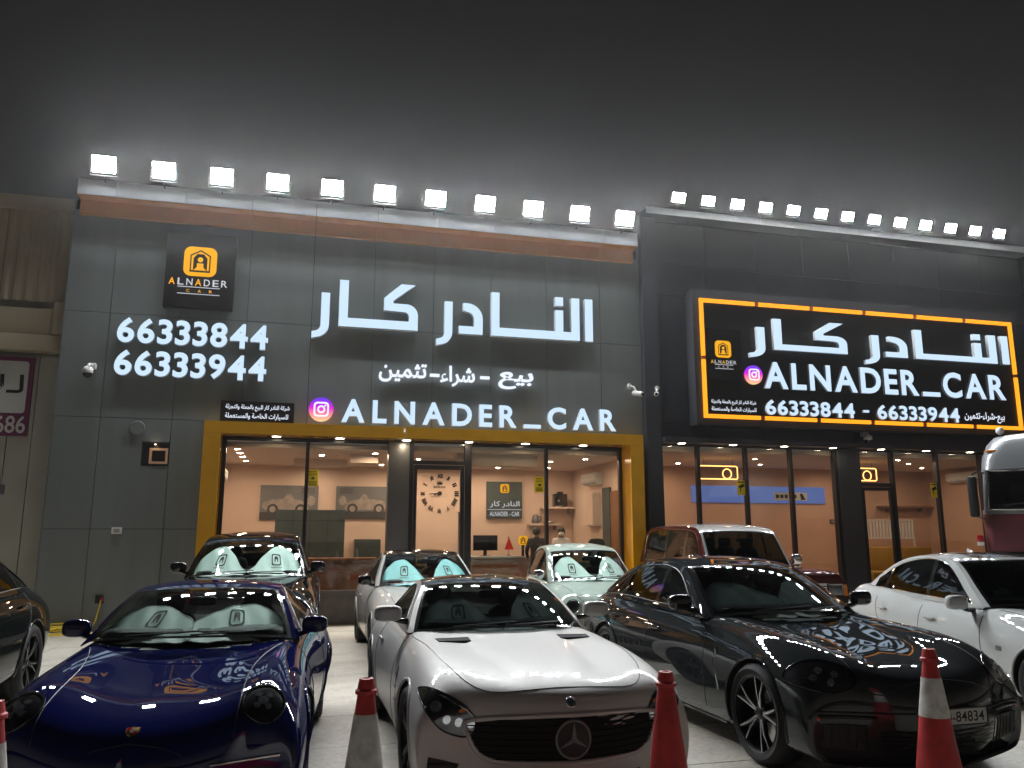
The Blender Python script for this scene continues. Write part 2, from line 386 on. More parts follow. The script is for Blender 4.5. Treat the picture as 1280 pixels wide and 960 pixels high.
# storefront
box('plinth', M['plinth'], bd, -1.53, 1.70, 16.70, 16.86, 0, .62); box('plinth', M['plinth'], bd, 3.40, 6.83, 16.70, 16.86, 0, .62)
box('plinth_cap', M['alu_grey'], bd, -1.53, 1.70, 16.68, 16.87, .622, .65); box('plinth_cap', M['alu_grey'], bd, 3.40, 6.83, 16.68, 16.87, .622, .65)
box('pillar', M['alu_grey'], bd, 1.70, 2.13, 16.66, 16.95, 0, 3.628, bev=.006)
for x in (-1.49, .09, 5.09, 6.79): box('mullion', M['alu_dark'], bd, x - .035, x + .035, 16.70, 16.80, .652, 3.628)
for a, b in ((-1.455, .055), (.125, 1.70), (3.45, 5.055), (5.125, 6.755)):
    box('transom', M['alu_dark'], bd, a, b, 16.705, 16.795, 3.56, 3.627)
    box('window_pane', M['store_glass'], bd, a, b, YG, YG + .008, .652, 3.56)
box('mullion', M['alu_dark'], bd, 3.30, 3.44, 16.69, 16.82, 0, 3.628); box('mullion', M['alu_dark'], bd, 2.13, 2.22, 16.69, 16.82, 0, 3.628)
box('transom', M['alu_dark'], bd, 2.22, 3.30, 16.695, 16.81, 3.16, 3.24); box('window_pane', M['store_glass'], bd, 2.22, 3.30, YG, YG + .008, 3.24, 3.6)
dr = MB(); dr.box(2.23, 2.30, 16.71, 16.78, .02, 3.15); dr.box(3.21, 3.29, 16.71, 16.78, .02, 3.15); dr.box(2.30, 3.21, 16.712, 16.778, 3.06, 3.15); dr.box(2.30, 3.21, 16.712, 16.778, .02, .14)
dr = dr.build('door', M['alu_dark'], bd); box('window_pane', M['store_glass'], dr, 2.30, 3.21, YG, YG + .008, .14, 3.06)
MB().tube([(3.17, 16.70, .75), (3.17, 16.63, .78), (3.17, 16.63, 2.15), (3.17, 16.70, 2.18)], .018, n=8).build('handle', M['silver'], dr, 50)
# the room behind the glass
box('interior_wall', M['wall_warm'], bd, -1.95, 7.25, 21.2, 21.3, 0, 3.6)
box('interior_wall', M['wall_warm'], bd, -1.95, -1.88, 16.95, 21.2, 0, 3.6)
box('interior_wall', M['wall_warm'], bd, 7.18, 7.25, 16.95, 21.2, 0, 3.6)
box('interior_floor', M['floor_in'], bd, -1.95, 7.25, 16.87, 21.2, 0, .2)
box('ceiling', M['ceil'], bd, -1.95, 7.25, 16.87, 21.2, 3.45, 3.55)
mb = MB()
for q in ((-.2, 1.0, 19.2, 19.3), (1.0, 1.6, 17.9, 18.0), (2.6, 4.9, 18.3, 18.4)): mb.box(q[0], q[1], q[2], q[3], 3.27, 3.45)
box('ceiling_beam', M['ceil'], bd, 3.2, 5.0, 17.1, 17.4, 3.2, 3.449)
mb.build('ceiling_beam', M['ceil'], bd)
for x, y in [(-1.3, 17.3), (-1.3, 18.1), (-1.3, 19.0), (-1.3, 20.0), (.3, 20.4), (.4, 18.2), (1.5, 17.5), (1.9, 20.3), (2.9, 20.4), (2.6, 18.6), (3.9, 20.4), (3.5, 18.6), (4.9, 20.4), (4.6, 18.4), (6.2, 20.2), (5.7, 18.4), (6.3, 17.6)]:
    downlight(x, y, 3.45, bd, M['down_in'], .06)

# ------------------------------------------------------------------ black showroom beside it
b2 = place('black_showroom_building', (13, 16.6, 0), 'black clad showroom with a long lit sign box framed in orange light', 'building')
X2a, X2b = 7.70, 18.3
box('wall', M['backing'], b2, X2a, X2b, YW + .03, YW + .3, 3.72, 9.0)
c2 = [X2a + i * (X2b - X2a) / 8 for i in range(9)]
zr = [3.72, 4.2, 7.2, 7.95, 8.97]
for a, b in zip(c2, c2[1:]):
    for z0, z1 in zip(zr, zr[1:]): panel(a, b, z0, z1, M['panel_dark'], YW, b2)
box('side_pier', M['panel_dark'], b2, 7.33, X2a - .004, 16.45, 16.95, 0, 9.0); box('side_pier', M['panel_dark'], b2, X2b + .004, X2b + .35, 16.2, 16.95, 0, 9.0)
for a, b in zip(c2, c2[1:]): box('fascia_panel', M['fascia'], b2, a + .004 - (.35 if a == X2a else 0), b - .004, 16.15, 16.18, 8.99, 9.14)
box('cornice', M['panel_dark'], b2, 7.36, X2b + .35, 16.18, 16.95, 9.0, 9.13)
box('soffit', M['panel_dark'], b2, X2a, 17.5, 16.3, 16.6, 3.74, 3.86)
for x in (8.16, 9.43, 10.74, 12.03, 13.35, 14.62, 15.91, 17.15): downlight(x, 16.44, 3.74, b2, M['down'])
box('pillar', M['panel_dark'], b2, 12.30, 12.85, 16.62, 16.95, 0, 3.74); box('pillar', M['panel_dark'], b2, 17.1, 18.3, 16.62, 16.95, 0, 3.74)
box('plinth', M['plinth'], b2, 7.70, 12.30, 16.70, 16.86, 0, .32); box('plinth', M['plinth'], b2, 13.87, 17.1, 16.70, 16.86, 0, .32)
for x in (7.76, 8.68, 9.89, 11.06, 12.26, 12.89, 13.84, 15.14, 16.45, 17.06): box('mullion', M['alu_dark'], b2, x - .04, x + .04, 16.69, 16.80, .322 if x not in (12.89, 13.84) else 0, 3.735)
for a, b in zip((7.80, 8.72, 9.93, 11.10, 13.88, 15.18, 16.49), (8.64, 9.85, 11.02, 12.22, 15.10, 16.41, 17.02)): box('window_pane', M['store_glass'], b2, a, b, YG, YG + .008, .322, 3.70)
box('transom', M['alu_dark'], b2, 12.93, 13.80, 16.695, 16.795, 2.86, 2.95); box('window_pane', M['store_glass'], b2, 12.93, 13.80, YG, YG + .008, 2.95, 3.70)
d2 = MB(); d2.box(12.94, 13.01, 16.71, 16.78, .02, 2.85); d2.box(13.72, 13.79, 16.71, 16.78, .02, 2.85); d2.box(13.01, 13.72, 16.712, 16.778, 2.77, 2.85); d2.box(13.01, 13.72, 16.712, 16.778, .02, .12)
d2 = d2.build('door', M['alu_dark'], b2); box('window_pane', M['store_glass'], d2, 13.01, 13.72, YG, YG + .008, .12, 2.77)
MB().tube([(13.66, 16.70, .9), (13.66, 16.63, .93), (13.66, 16.63, 2.2), (13.66, 16.70, 2.23)], .018, n=8).build('handle', M['black_plastic'], d2, 50)
box('interior_wall', M['wall_brown'], b2, 7.40, 18.3, 20.6, 20.7, 0, 3.7); box('interior_wall', M['wall_brown'], b2, 7.36, 7.42, 16.95, 20.6, 0, 3.7)
box('interior_wall', M['wall_brown'], b2, 18.2, 18.3, 16.95, 20.6, 0, 3.7);
box('interior_floor', M['floor_in'], b2, 7.40, 18.3, 16.87, 20.6, 0, .2); box('ceiling', M['ceil'], b2, 7.40, 18.3, 16.87, 20.6, 3.6, 3.7)
for x, y in [(8.2, 18.2), (9.6, 19.6), (10.9, 18.0), (11.9, 19.4), (8.6, 20.1), (13.3, 18.2), (14.5, 19.6), (15.6, 18.2), (16.9, 19.2), (14.6, 17.4)]: downlight(x, y, 3.6, b2, M['down_in'], .055)

# ------------------------------------------------------------------ beige warehouse on the left
wh = place('warehouse_building', (-9, 17, 0), 'beige warehouse with ribbed cladding left of the grey showroom', 'building')
mb = MB(); n = 90; prof = []
for i in range(n * 4 + 1):
    x = -4.62 - i * .052; k_ = i % 4; prof.append((x, 16.98 - (.035 if k_ in (1, 2) else 0)))
mb.grid([[(x, y, 6.18), (x, y, 8.02)] for x, y in prof]); mb.build('ribbed_cladding', M['beige'], wh)
box('roof_fascia', M['beige'], wh, -24, -4.57, 16.82, 17.2, 8.03, 8.28); box('wall', M['cream'], wh, -24, -4.56, 17.1, 17.3, 0, 8.03)
box('beam', M['beige'], wh, -24, -4.80, 16.86, 17.09, 5.50, 6.02, bev=.01); box('beam', M['beige'], wh, -24, -4.57, 16.80, 17.09, 5.17, 5.49, bev=.01); box('beam_end', M['beige'], wh, -4.79, -4.57, 16.78, 17.09, 5.50, 6.15, bev=.03)
for i in range(16): box('wall_panel', M['cream'], wh, -4.57 - (i + 1) * .42 + .008, -4.57 - i * .42 - .008, 17.02, 17.1, 0, 5.1)
for x, z in ((-5.55, 2.55), (-5.40, 2.55)): box('vent', M['alu_grey'], wh, x - .06, x + .06, 17.0, 17.018, z - .09, z + .09)

rs = place('rental_sign', (-6.1, 17.0, 3.5), 'white and purple rental sign on the warehouse wall', 'sign')
box('board', M['purple'], rs, -7.2, -5.06, 16.96, 17.015, 3.55, 5.06); mb = MB(); mb.prism(rrect(-7.12, -5.14, 3.98, 4.98, .06), 16.954, 16.959); mb.build('white_field', M['sheet_white'], rs)
word(''.join(map(chr, (0xFEAD, 0xFE8E, 0xFEA0, 0xFEF3, 0xFEFA, 0x640, 0xFEDF))), -6.75, -5.20, 4.22, 4.72, 16.950, M['ink'], rs, off=.02)
word('686', -5.62, -5.10, 3.60, 3.93, 16.956, M['sheet_white'], rs, off=.012)

# ------------------------------------------------------------------ floodlights
def floodlight(w, h):
    o = bpy.data.objects.new('floodlight', None); col.objects.link(o); o.empty_display_size = .1
    q = Matrix.Rotation(R(26), 4, 'X') 
    MB().box(-w / 2 - .02, w / 2 + .02, .0, .07, -h / 2 - .02, h / 2 + .02, bev=.01).xf(q).build('housing', M['black_plastic'], o, 40)
    MB().box(-w / 2, w / 2, -.004, -.001, -h / 2, h / 2).xf(q).build('lens', M['flood'], o)
    mb = MB()
    for i in range(7): mb.box(-w * .42 + i * w * .14 - .006, -w * .42 + i * w * .14 + .006, .07, .11, -h * .4, h * .4)
    mb.xf(q).build('heat_sink', M['black_plastic'], o)
    MB().tube([(-w / 2 - .04, .04, 0), (-w / 2 - .04, .06, -h / 2 - .06), (w / 2 + .04, .06, -h / 2 - .06), (w / 2 + .04, .04, 0)], .012, n=6).build('bracket', M['black_plastic'], o, 50)
    MB().tube([(0, .06, -h / 2 - .06), (0, .14, -h / 2 - .10), (0, .30, -h / 2 - .10)], .014, n=6).build('arm', M['black_plastic'], o, 50)
    return o
ORD = ['first', 'second', 'third', 'fourth', 'fifth', 'sixth', 'seventh', 'eighth', 'ninth', 'tenth', 'eleventh', 'twelfth', 'thirteenth']
fl = floodlight(.40, .30)
for i in range(11):
    o = fl if i == 0 else copy_tree(fl); o.location = (-3.95 + i * 1.069, 15.95, 8.70)
    tag(o, f'lit white floodlight on the grey showroom roof, {ORD[i]} from the left', 'floodlight', 'floodlights on the grey showroom')
fl = floodlight(.30, .20)
for i in range(13):
    o = fl if i == 0 else copy_tree(fl); o.location = (8.08 + i * .748, 15.95, 9.34)
    tag(o, f'lit white floodlight on the black showroom roof, {ORD[i]} from the left', 'floodlight', 'floodlights on the black showroom')

# ------------------------------------------------------------------ lettering
def stroke(mb, poly, y0, depth): mb.prism(poly, y0, y0 + depth, 0, 1)
def big_arabic(x0, sx_, z0, sz, y, depth, parent):
    """the shop name in heavy kufi letters; local units: x 0..6.07, z 0..1.27 (0 = tail of the ra)"""
    T = lambda p: [(x0 + a * sx_, z0 + b * sz) for a, b in p]
    B = .28; t = .185
    def ra(x): return [(x + .17, .97), (x + .34, .97), (x + .34, .32)] + arc(x + .06, .30, .28, 0, -80, 7)[1:] + [(x, 0), (x, .14)] + arc(x + .04, .28, .13, -80, 0, 5)
    parts = [ra(0.0),
             [(.53, 1.27), (.71, 1.27), (.71, B + t), (1.97, B + t), (1.97, B + t + .09)] + arc(1.87, B + t + .10, .10, 0, 90, 4) + [(1.45, .68), (1.45, .95), (1.80, 1.27), (2.10, 1.27), (1.64, .90), (1.64, .84), (1.90, .84)] + arc(1.92, .60, .24, 80, 0, 6) + [(2.16, B), (.53, B)],
             ra(2.56),
             [(3.13, .96), (3.22, .96)] + arc(3.22, .62, .34, 90, 0, 7)[1:] + [(3.56, B), (3.04, B), (3.04, B + .17), (3.37, B + .17), (3.37, .60)] + arc(3.20, .60, .17, 0, 85, 5) + [(3.13, .80)],
             [(3.75, 1.25), (3.93, 1.25), (3.93, B + t), (5.20, B + t), (5.20, .95), (5.38, .95), (5.38, B + t), (5.57, B + t), (5.57, 1.25), (5.76, 1.25), (5.76, B), (3.75, B)],
             [(5.20, 1.05), (5.38, 1.05), (5.38, 1.25), (5.20, 1.25)],
             [(5.89, 1.25), (6.07, 1.25), (6.07, B), (5.89, B)]]
    for p in parts:
        mb = MB(); stroke(mb, T(p), y, depth); mb.build('letter', [M['led_white'], M['led_side']], parent)
def insta(name, cx, cz, r, y, label):
    t = place(name, (cx, y, cz - r), label, 'sign')
    m = bpy.data.materials.new('gradient_disc'); m.use_nodes = True; nt = m.node_tree; nt.nodes.clear()
    em = nt.nodes.new('ShaderNodeEmission'); o = nt.nodes.new('ShaderNodeOutputMaterial'); tcn = nt.nodes.new('ShaderNodeTexCoord'); sp = nt.nodes.new('ShaderNodeSeparateXYZ'); rp = nt.nodes.new('ShaderNodeValToRGB')
    nt.links.new(tcn.outputs['Generated'], sp.inputs[0]); nt.links.new(sp.outputs['Z'], rp.inputs[0]); nt.links.new(rp.outputs[0], em.inputs[0]); nt.links.new(em.outputs[0], o.inputs[0]); em.inputs[1].default_value = .95
    el = rp.color_ramp.elements; el[0].position = 0; el[0].color = (1, .62, .30, 1); el[1].position = 1; el[1].color = (.10, .06, .9, 1)
    for p_, c_ in ((.3, (1, .25, .28, 1)), (.55, (.75, .02, .65, 1)), (.8, (.33, .02, .85, 1))): q = el.new(p_); q.color = c_
    mb = MB(); mb.prism(arc(cx, cz, r, 0, 350, 35), y, y + .08); mb.build('disc', m, t)
    mb = MB(); ringband(mb, rrect(cx - r * .62, cx + r * .62, cz - r * .62, cz + r * .62, r * .3), rrect(cx - r * .48, cx + r * .48, cz - r * .48, cz + r * .48, r * .2), y - .012, y - .001); mb.build('square_ring', M['led_white2'], t)
    mb = MB(); ringband(mb, arc(cx, cz, r * .33, 0, 345, 23), arc(cx, cz, r * .19, 0, 345, 23), y - .012, y - .001); mb.build('lens_ring', M['led_white2'], t)
    mb = MB(); mb.prism(arc(cx + r * .32, cz + r * .32, r * .08, 0, 330, 11), y - .012, y - .001); mb.build('dot', M['led_white2'], t)
def emblem(cx, cz, s, y, parent, amber=None, dark=None):
    """rounded amber square with the dark arch letter"""
    mb = MB(); mb.prism(rrect(cx - s, cx + s, cz - s * .98, cz + s * .98, s * .45, 6), y - .008, y); mb.build('emblem', amber or M['logo_amber'], parent)
    y1 = y - .012; d = dark or M['black_matte']; e_ = parent.children[-1]
    mb = MB(); o = [(-.62, -.72), (-.62, .42), (0, .78), (.62, .42), (.62, -.72)]; i_ = [(-.54, -.60), (-.54, .36), (0, .68), (.54, .36), (.54, -.60)]
    mb.prism([(cx - .42 * s, cz - .62 * s), (cx - .42 * s, cz + .22 * s), (cx - .2 * s, cz + .5 * s), (cx + .2 * s, cz + .5 * s), (cx + .42 * s, cz + .22 * s), (cx + .42 * s, cz - .62 * s), (cx + .2 * s, cz - .38 * s), (cx + .2 * s, cz - .12 * s), (cx - .2 * s, cz - .12 * s), (cx - .2 * s, cz - .38 * s)], y1, y1 + .003)
    n = 5; ringband(mb, [(cx + a * s, cz + b * s) for a, b in o], [(cx + a * s, cz + b * s) for a, b in i_], y1, y1 + .003); mb.build('arch_mark', d, parent)
    mb = MB(); mb.prism(arc(cx, cz + .12 * s, .17 * s, 0, 330, 11), y1 - .003, y1 - .001); mb.build('dot', amber or M['logo_amber'], parent)
YL = 16.50
sg = place('shop_name_sign', (3.1, YL, 5.66), 'huge white backlit arabic shop name across the grey showroom', 'sign'); big_arabic(.05, 1., 5.66, 1., YL - .03, .12, sg)
for n_, (s_, z_) in enumerate((('66333844', 5.36), ('66333944', 4.72))):
    sg = place('phone_number_sign', (-2.2, YL, z_), ['upper lit phone number row 66333844 under the logo board', 'lower lit phone number row 66333944 on the grey showroom'][n_], 'sign', 'phone numbers on the grey showroom')
    chars(s_, -3.57, -.79, z_, z_ + .50, YL, M['led_white'], sg, 'digit', off=.030, depth=.09, gap=.085)
sg = place('shop_handle_sign', (3.6, 16.4, 3.93), 'spaced white latin letters ALNADER_CAR standing on the amber portal', 'sign')
chars('ALNADER_CAR', .71, 6.60, 3.95, 4.42, 16.42, M['led_white'], sg, 'letter', off=.03, depth=.09, gap=.26)
insta('camera_icon_sign', .31, 4.19, .24, 16.42, 'round pink and purple camera icon left of the letters on the portal')
sg = place('services_sign', (3.1, YL, 4.8), 'small white arabic line below the huge shop name', 'sign')
xs_ = [(arabic('تثمين'), 1.44, 2.43, 4.84, 5.24), (arabic('شراء'), 2.72, 3.46, 4.80, 5.24), (arabic('بيع'), 3.98, 4.75, 4.80, 5.17)]
for s_, a, b, z0, z1 in xs_: word(s_, a, b, z0, z1, YL + .02, M['led_white2'], sg, 'word', off=.016, depth=.05)
for a in (2.50, 3.58): box('dash', M['led_white2'], sg, a, a + .2, YL + .02, YL + .07, 4.99, 5.05)
lb = place('logo_board', (-2.15, YL, 6.12), 'black square logo board with amber emblem above the phone numbers', 'sign')
box('board', M['black_matte'], lb, -2.80, -1.50, YL - .02, YW - .003, 6.12, 7.67, bev=.008); emblem(-2.16, 7.08, .31, YL - .02, lb)
for i, ch in enumerate('ALNADER'):
    x = -2.72 + i * .163; word(ch, x, x + .115, 6.58, 6.72, YL - .024, M['logo_amber'] if ch == 'A' else M['print_white'], lb, 'letter', off=.01)
for i, ch in enumerate('CAR'): word(ch, -2.38 + i * .21, -2.32 + i * .21, 6.44, 6.50, YL - .024, M['logo_amber'], lb, 'letter')
for z in (6.54, 6.40): box('rule', M['print_white'], lb, -2.55, -1.76, YL - .026, YL - .022, z, z + .014)
nb = place('small_notice_board', (-.9, YL, 3.96), 'small black board with two lines of arabic on the amber portal', 'sign')
box('board', M['black_matte'], nb, -1.59, -.21, 16.42, 16.47, 3.87, 4.29)
word(arabic('شركة النادر كار للبيع بالجملة والتجزئة'), -1.50, -.30, 4.10, 4.23, 16.416, M['led_white2'], nb, off=.012); word(arabic('للسيارات الخاصة والمستعملة'), -1.50, -.32, 3.93, 4.06, 16.416, M['led_white2'], nb, off=.012)
# lit sign box of the black showroom
sb = place('lit_sign_box', (13.1, 16.3, 4.3), 'long black sign box with orange light frame and white shop name', 'sign')
box('cabinet', M['panel_dark'], sb, 8.45, 17.60, 16.22, 16.597, 4.14, 7.28); box('face', M['black_matte'], sb, 8.62, 17.40, 16.20, 16.218, 4.28, 7.06)
SX0, SX1, SZ0, SZ1 = 8.60, 17.32, 4.29, 7.05; w_ = .085
for z in (SZ0, SZ1 - w_):
    n = 6
    for i in range(n):
        a = SX0 + (SX1 - SX0) * i / n; b = SX0 + (SX1 - SX0) * (i + 1) / n; box('light_strip', M['led_orange'], sb, a + (.05 if i else 0), b - .05 * (i < n - 1), 16.15, 16.199, z, z + w_)
        if i: box('strip_joint', M['led_orange_dim'], sb, a - .049, a + .049, 16.152, 16.199, z, z + w_)
for x in (SX0, SX1 - w_):
    for a, b in ((SZ0 + w_ + .002, 5.62), (5.70, SZ1 - w_ - .002)): box('light_strip', M['led_orange'], sb, x, x + w_, 16.15, 16.199, a, b)
    box('strip_joint', M['led_orange_dim'], sb, x, x + w_, 16.152, 16.199, 5.622, 5.698)
sg = place('shop_name_sign', (13.4, 16.2, 5.8), 'white backlit arabic shop name inside the orange framed sign box', 'sign'); big_arabic(9.78, 7.30 / 6.07, 5.72, .95 / 1.27, 16.10, .08, sg)
sg = place('shop_handle_sign', (13.5, 16.2, 5.0), 'white latin letters ALNADER_CAR inside the orange framed sign box', 'sign'); chars('ALNADER_CAR', 10.13, 16.88, 5.02, 5.64, 16.13, M['led_white'], sg, 'letter', off=.03, depth=.06, gap=.12)
sg = place('phone_number_sign', (12.8, 16.2, 4.4), 'two white phone numbers along the bottom of the orange framed box', 'sign'); chars('66333844 - 66333944', 10.13, 15.42, 4.41, 4.76, 16.13, M['led_white'], sg, 'digit', off=.030, depth=.05, gap=.085)
insta('camera_icon_sign', 9.88, 5.32, .22, 16.14, 'round camera icon inside the orange framed sign box')
sg = place('logo_board', (9.1, 16.2, 5.1), 'small black logo board with amber emblem inside the orange framed box', 'sign')
box('board', M['black_gloss'], sg, 8.74, 9.60, 16.17, 16.199, 5.15, 6.36); emblem(9.14, 5.88, .20, 16.169, sg)
for i, ch in enumerate('ALNADER'): word(ch, 8.82 + i * .095, 8.89 + i * .095, 5.54, 5.62, 16.165, M['logo_amber'] if ch == 'A' else M['print_white'], sg, 'letter', off=.01)
for i, ch in enumerate('CAR'): word(ch, 9.0 + i * .11, 9.04 + i * .11, 5.45, 5.49, 16.165, M['print_white'], sg, 'letter')
for z in (5.51, 5.42): box('rule', M['print_white'], sg, 8.92, 9.38, 16.163, 16.167, z, z + .012)
sg = place('small_notice', (9.4, 16.2, 4.5), 'two small arabic lines in the lower left of the orange framed box', 'sign')
word(arabic('شركة النادر كار للبيع بالجملة والتجزئة'), 8.80, 9.92, 4.60, 4.72, 16.19, M['led_white2'], sg, off=.012); word(arabic('للسيارات الخاصة والمستعملة'), 8.80, 9.92, 4.44, 4.56, 16.19, M['led_white2'], sg, off=.012)
sg = place('services_sign', (16.2, 16.2, 4.5), 'small arabic service words at the lower right of the orange framed box', 'sign')
word(arabic('بيع-شراء-تثمين'), 15.62, 16.82, 4.44, 4.70, 16.19, M['led_white2'], sg, off=.014)

# ================================================================== cars
def bmat(n, m, u=None, deg=3):
    kn = np.r_[[0] * deg, np.arange(n - deg + 1), [n - deg] * deg].astype(float); u = np.linspace(0, n - deg, m) if u is None else np.asarray(u, float)
    u = np.clip(u, 0, n - deg - 1e-9)
    B = [((u >= kn[i]) & (u < kn[i + 1])).astype(float) for i in range(len(kn) - 1)]
    for d in range(1, deg + 1):
        B = [(((u - kn[i]) / (kn[i + d] - kn[i]) * B[i]) if kn[i + d] > kn[i] else 0) + (((kn[i + d + 1] - u) / (kn[i + d + 1] - kn[i + 1]) * B[i + 1]) if kn[i + d + 1] > kn[i + 1] else 0) for i in range(len(B) - 1)]
    return np.stack([np.broadcast_to(b, u.shape) for b in B], 1)
_gv = {}
def greville(n, i, deg=3):
    if n in _gv: return float(np.interp(i, np.arange(n), _gv[n]))
    kn = np.r_[[0] * deg, np.arange(n - deg + 1), [n - deg] * deg].astype(float); g_ = np.array([kn[j + 1:j + 4].mean() for j in range(n)]); _gv[n] = g_
    return float(np.interp(i, np.arange(n), g_))
def superell(mb, c, h, e=.5, n=10, m=18, mi=0, cut=None, rx=0.):
    P = []; f = lambda a: math.copysign(abs(a) ** e, a); q = Matrix.Rotation(rx, 3, 'X')
    for i in range(n + 1):
        t = -math.pi / 2 + math.pi * i / n; row = []
        for j in range(m + 1):
            p = -math.pi + 2 * math.pi * j / m; v = Vector((h[0] * f(math.cos(t)) * f(math.cos(p)), h[1] * f(math.cos(t)) * f(math.sin(p)), h[2] * f(math.sin(t))))
            if cut is not None: v.y = min(v.y, cut)
            v = q @ v; row.append((c[0] + v.x, c[1] + v.y, c[2] + v.z))
        P.append(row)
    return mb.grid(P, mi)
def wheel_meshes(R_, w, rr, n, twin, tname, face, side):
    """meshes for one wheel, axle along x, outer face towards +x"""
    hw = w / 2; s_ = R_ - rr
    ty = MB().lathe([(rr - .01, -hw * .8), (rr + .01, -hw * .92), (rr + s_ * .5, -hw), (R_ - .025, -hw * .93), (R_, -hw * .72), (R_ - .006, -hw * .3), (R_ - .006, -hw * .26), (R_, -hw * .22), (R_, hw * .22), (R_ - .006, hw * .26), (R_ - .006, hw * .3), (R_, hw * .72), (R_ - .025, hw * .93), (rr + s_ * .5, hw), (rr + .01, hw * .92), (rr - .01, hw * .8)], 48, axis='x').build('tmp', M['tyre'], None, 50)
    rm = MB(); rm.lathe([(rr - .012, -hw * .8), (rr - .03, -hw * .5), (rr - .03, hw * .55), (rr - .022, hw * .75), (rr + .006, hw * .84), (rr + .006, hw * .88), (rr - .008, hw * .90), (rr - .016, hw * .86)], 48, axis='x', mi=0)
    sp = MB()
    for k_ in range(n):
        for sgn in ((-1, 1) if twin else (0,)):
            a0 = 2 * math.pi * k_ / n + (sgn * .07 if twin else 0); a1 = 2 * math.pi * k_ / n + (sgn * twin if twin else 0)
            r0, r1 = .045, rr - .016; w0, w1 = (.018, .010) if twin else (.030, .020); V = []
            for r_, a, ww, xo in ((r0, a0, w0, hw * .62), ((r0 + r1) / 2, (a0 + a1) / 2, (w0 + w1) / 2, hw * .80), (r1, a1, w1, hw * .84)):
                d = Vector((0, math.cos(a), math.sin(a))); t = Vector((0, -math.sin(a), math.cos(a)))
                for du, dx in ((-1, -.035), (-1, -.004), (-.55, 0), (.55, 0), (1, -.004), (1, -.035)): V.append(d * r_ + t * ww * du + Vector((xo + dx, 0, 0)))
            F = []; ms = []
            for i in range(2):
                for j in range(5): F.append((i * 6 + j, i * 6 + j + 1, (i + 1) * 6 + j + 1, (i + 1) * 6 + j)); ms.append(1 if j == 2 else 0)
            o = len(sp.v); sp.v.extend(map(tuple, V)); sp.f.extend([tuple(o + q for q in f) for f in F]); sp.m.extend(ms)
    rm.add(sp.v, sp.f); rm.m[-len(sp.f):] = sp.m
    rm.lathe([(0, hw * .66), (.034, hw * .66), (.045, hw * .60), (.075, hw * .58), (.08, hw * .4)], 24, axis='x', mi=0)
    rm = rm.build('tmp', [side, face], None, 40)
    dk = MB().lathe([(.07, -.01), (rr * .72, -.01), (rr * .72, .015), (.07, .015)], 36, axis='x'); dk.box(-.03, .045, rr * .35, rr * .78, -.07, .09, 1, bev=.012); dk = dk.build('tmp', [M['silver'], M['dark_alloy']], None, 40)
    out = (ty.data, rm.data, dk.data)
    for o in (ty, rm, dk): bpy.data.objects.remove(o)
    return out

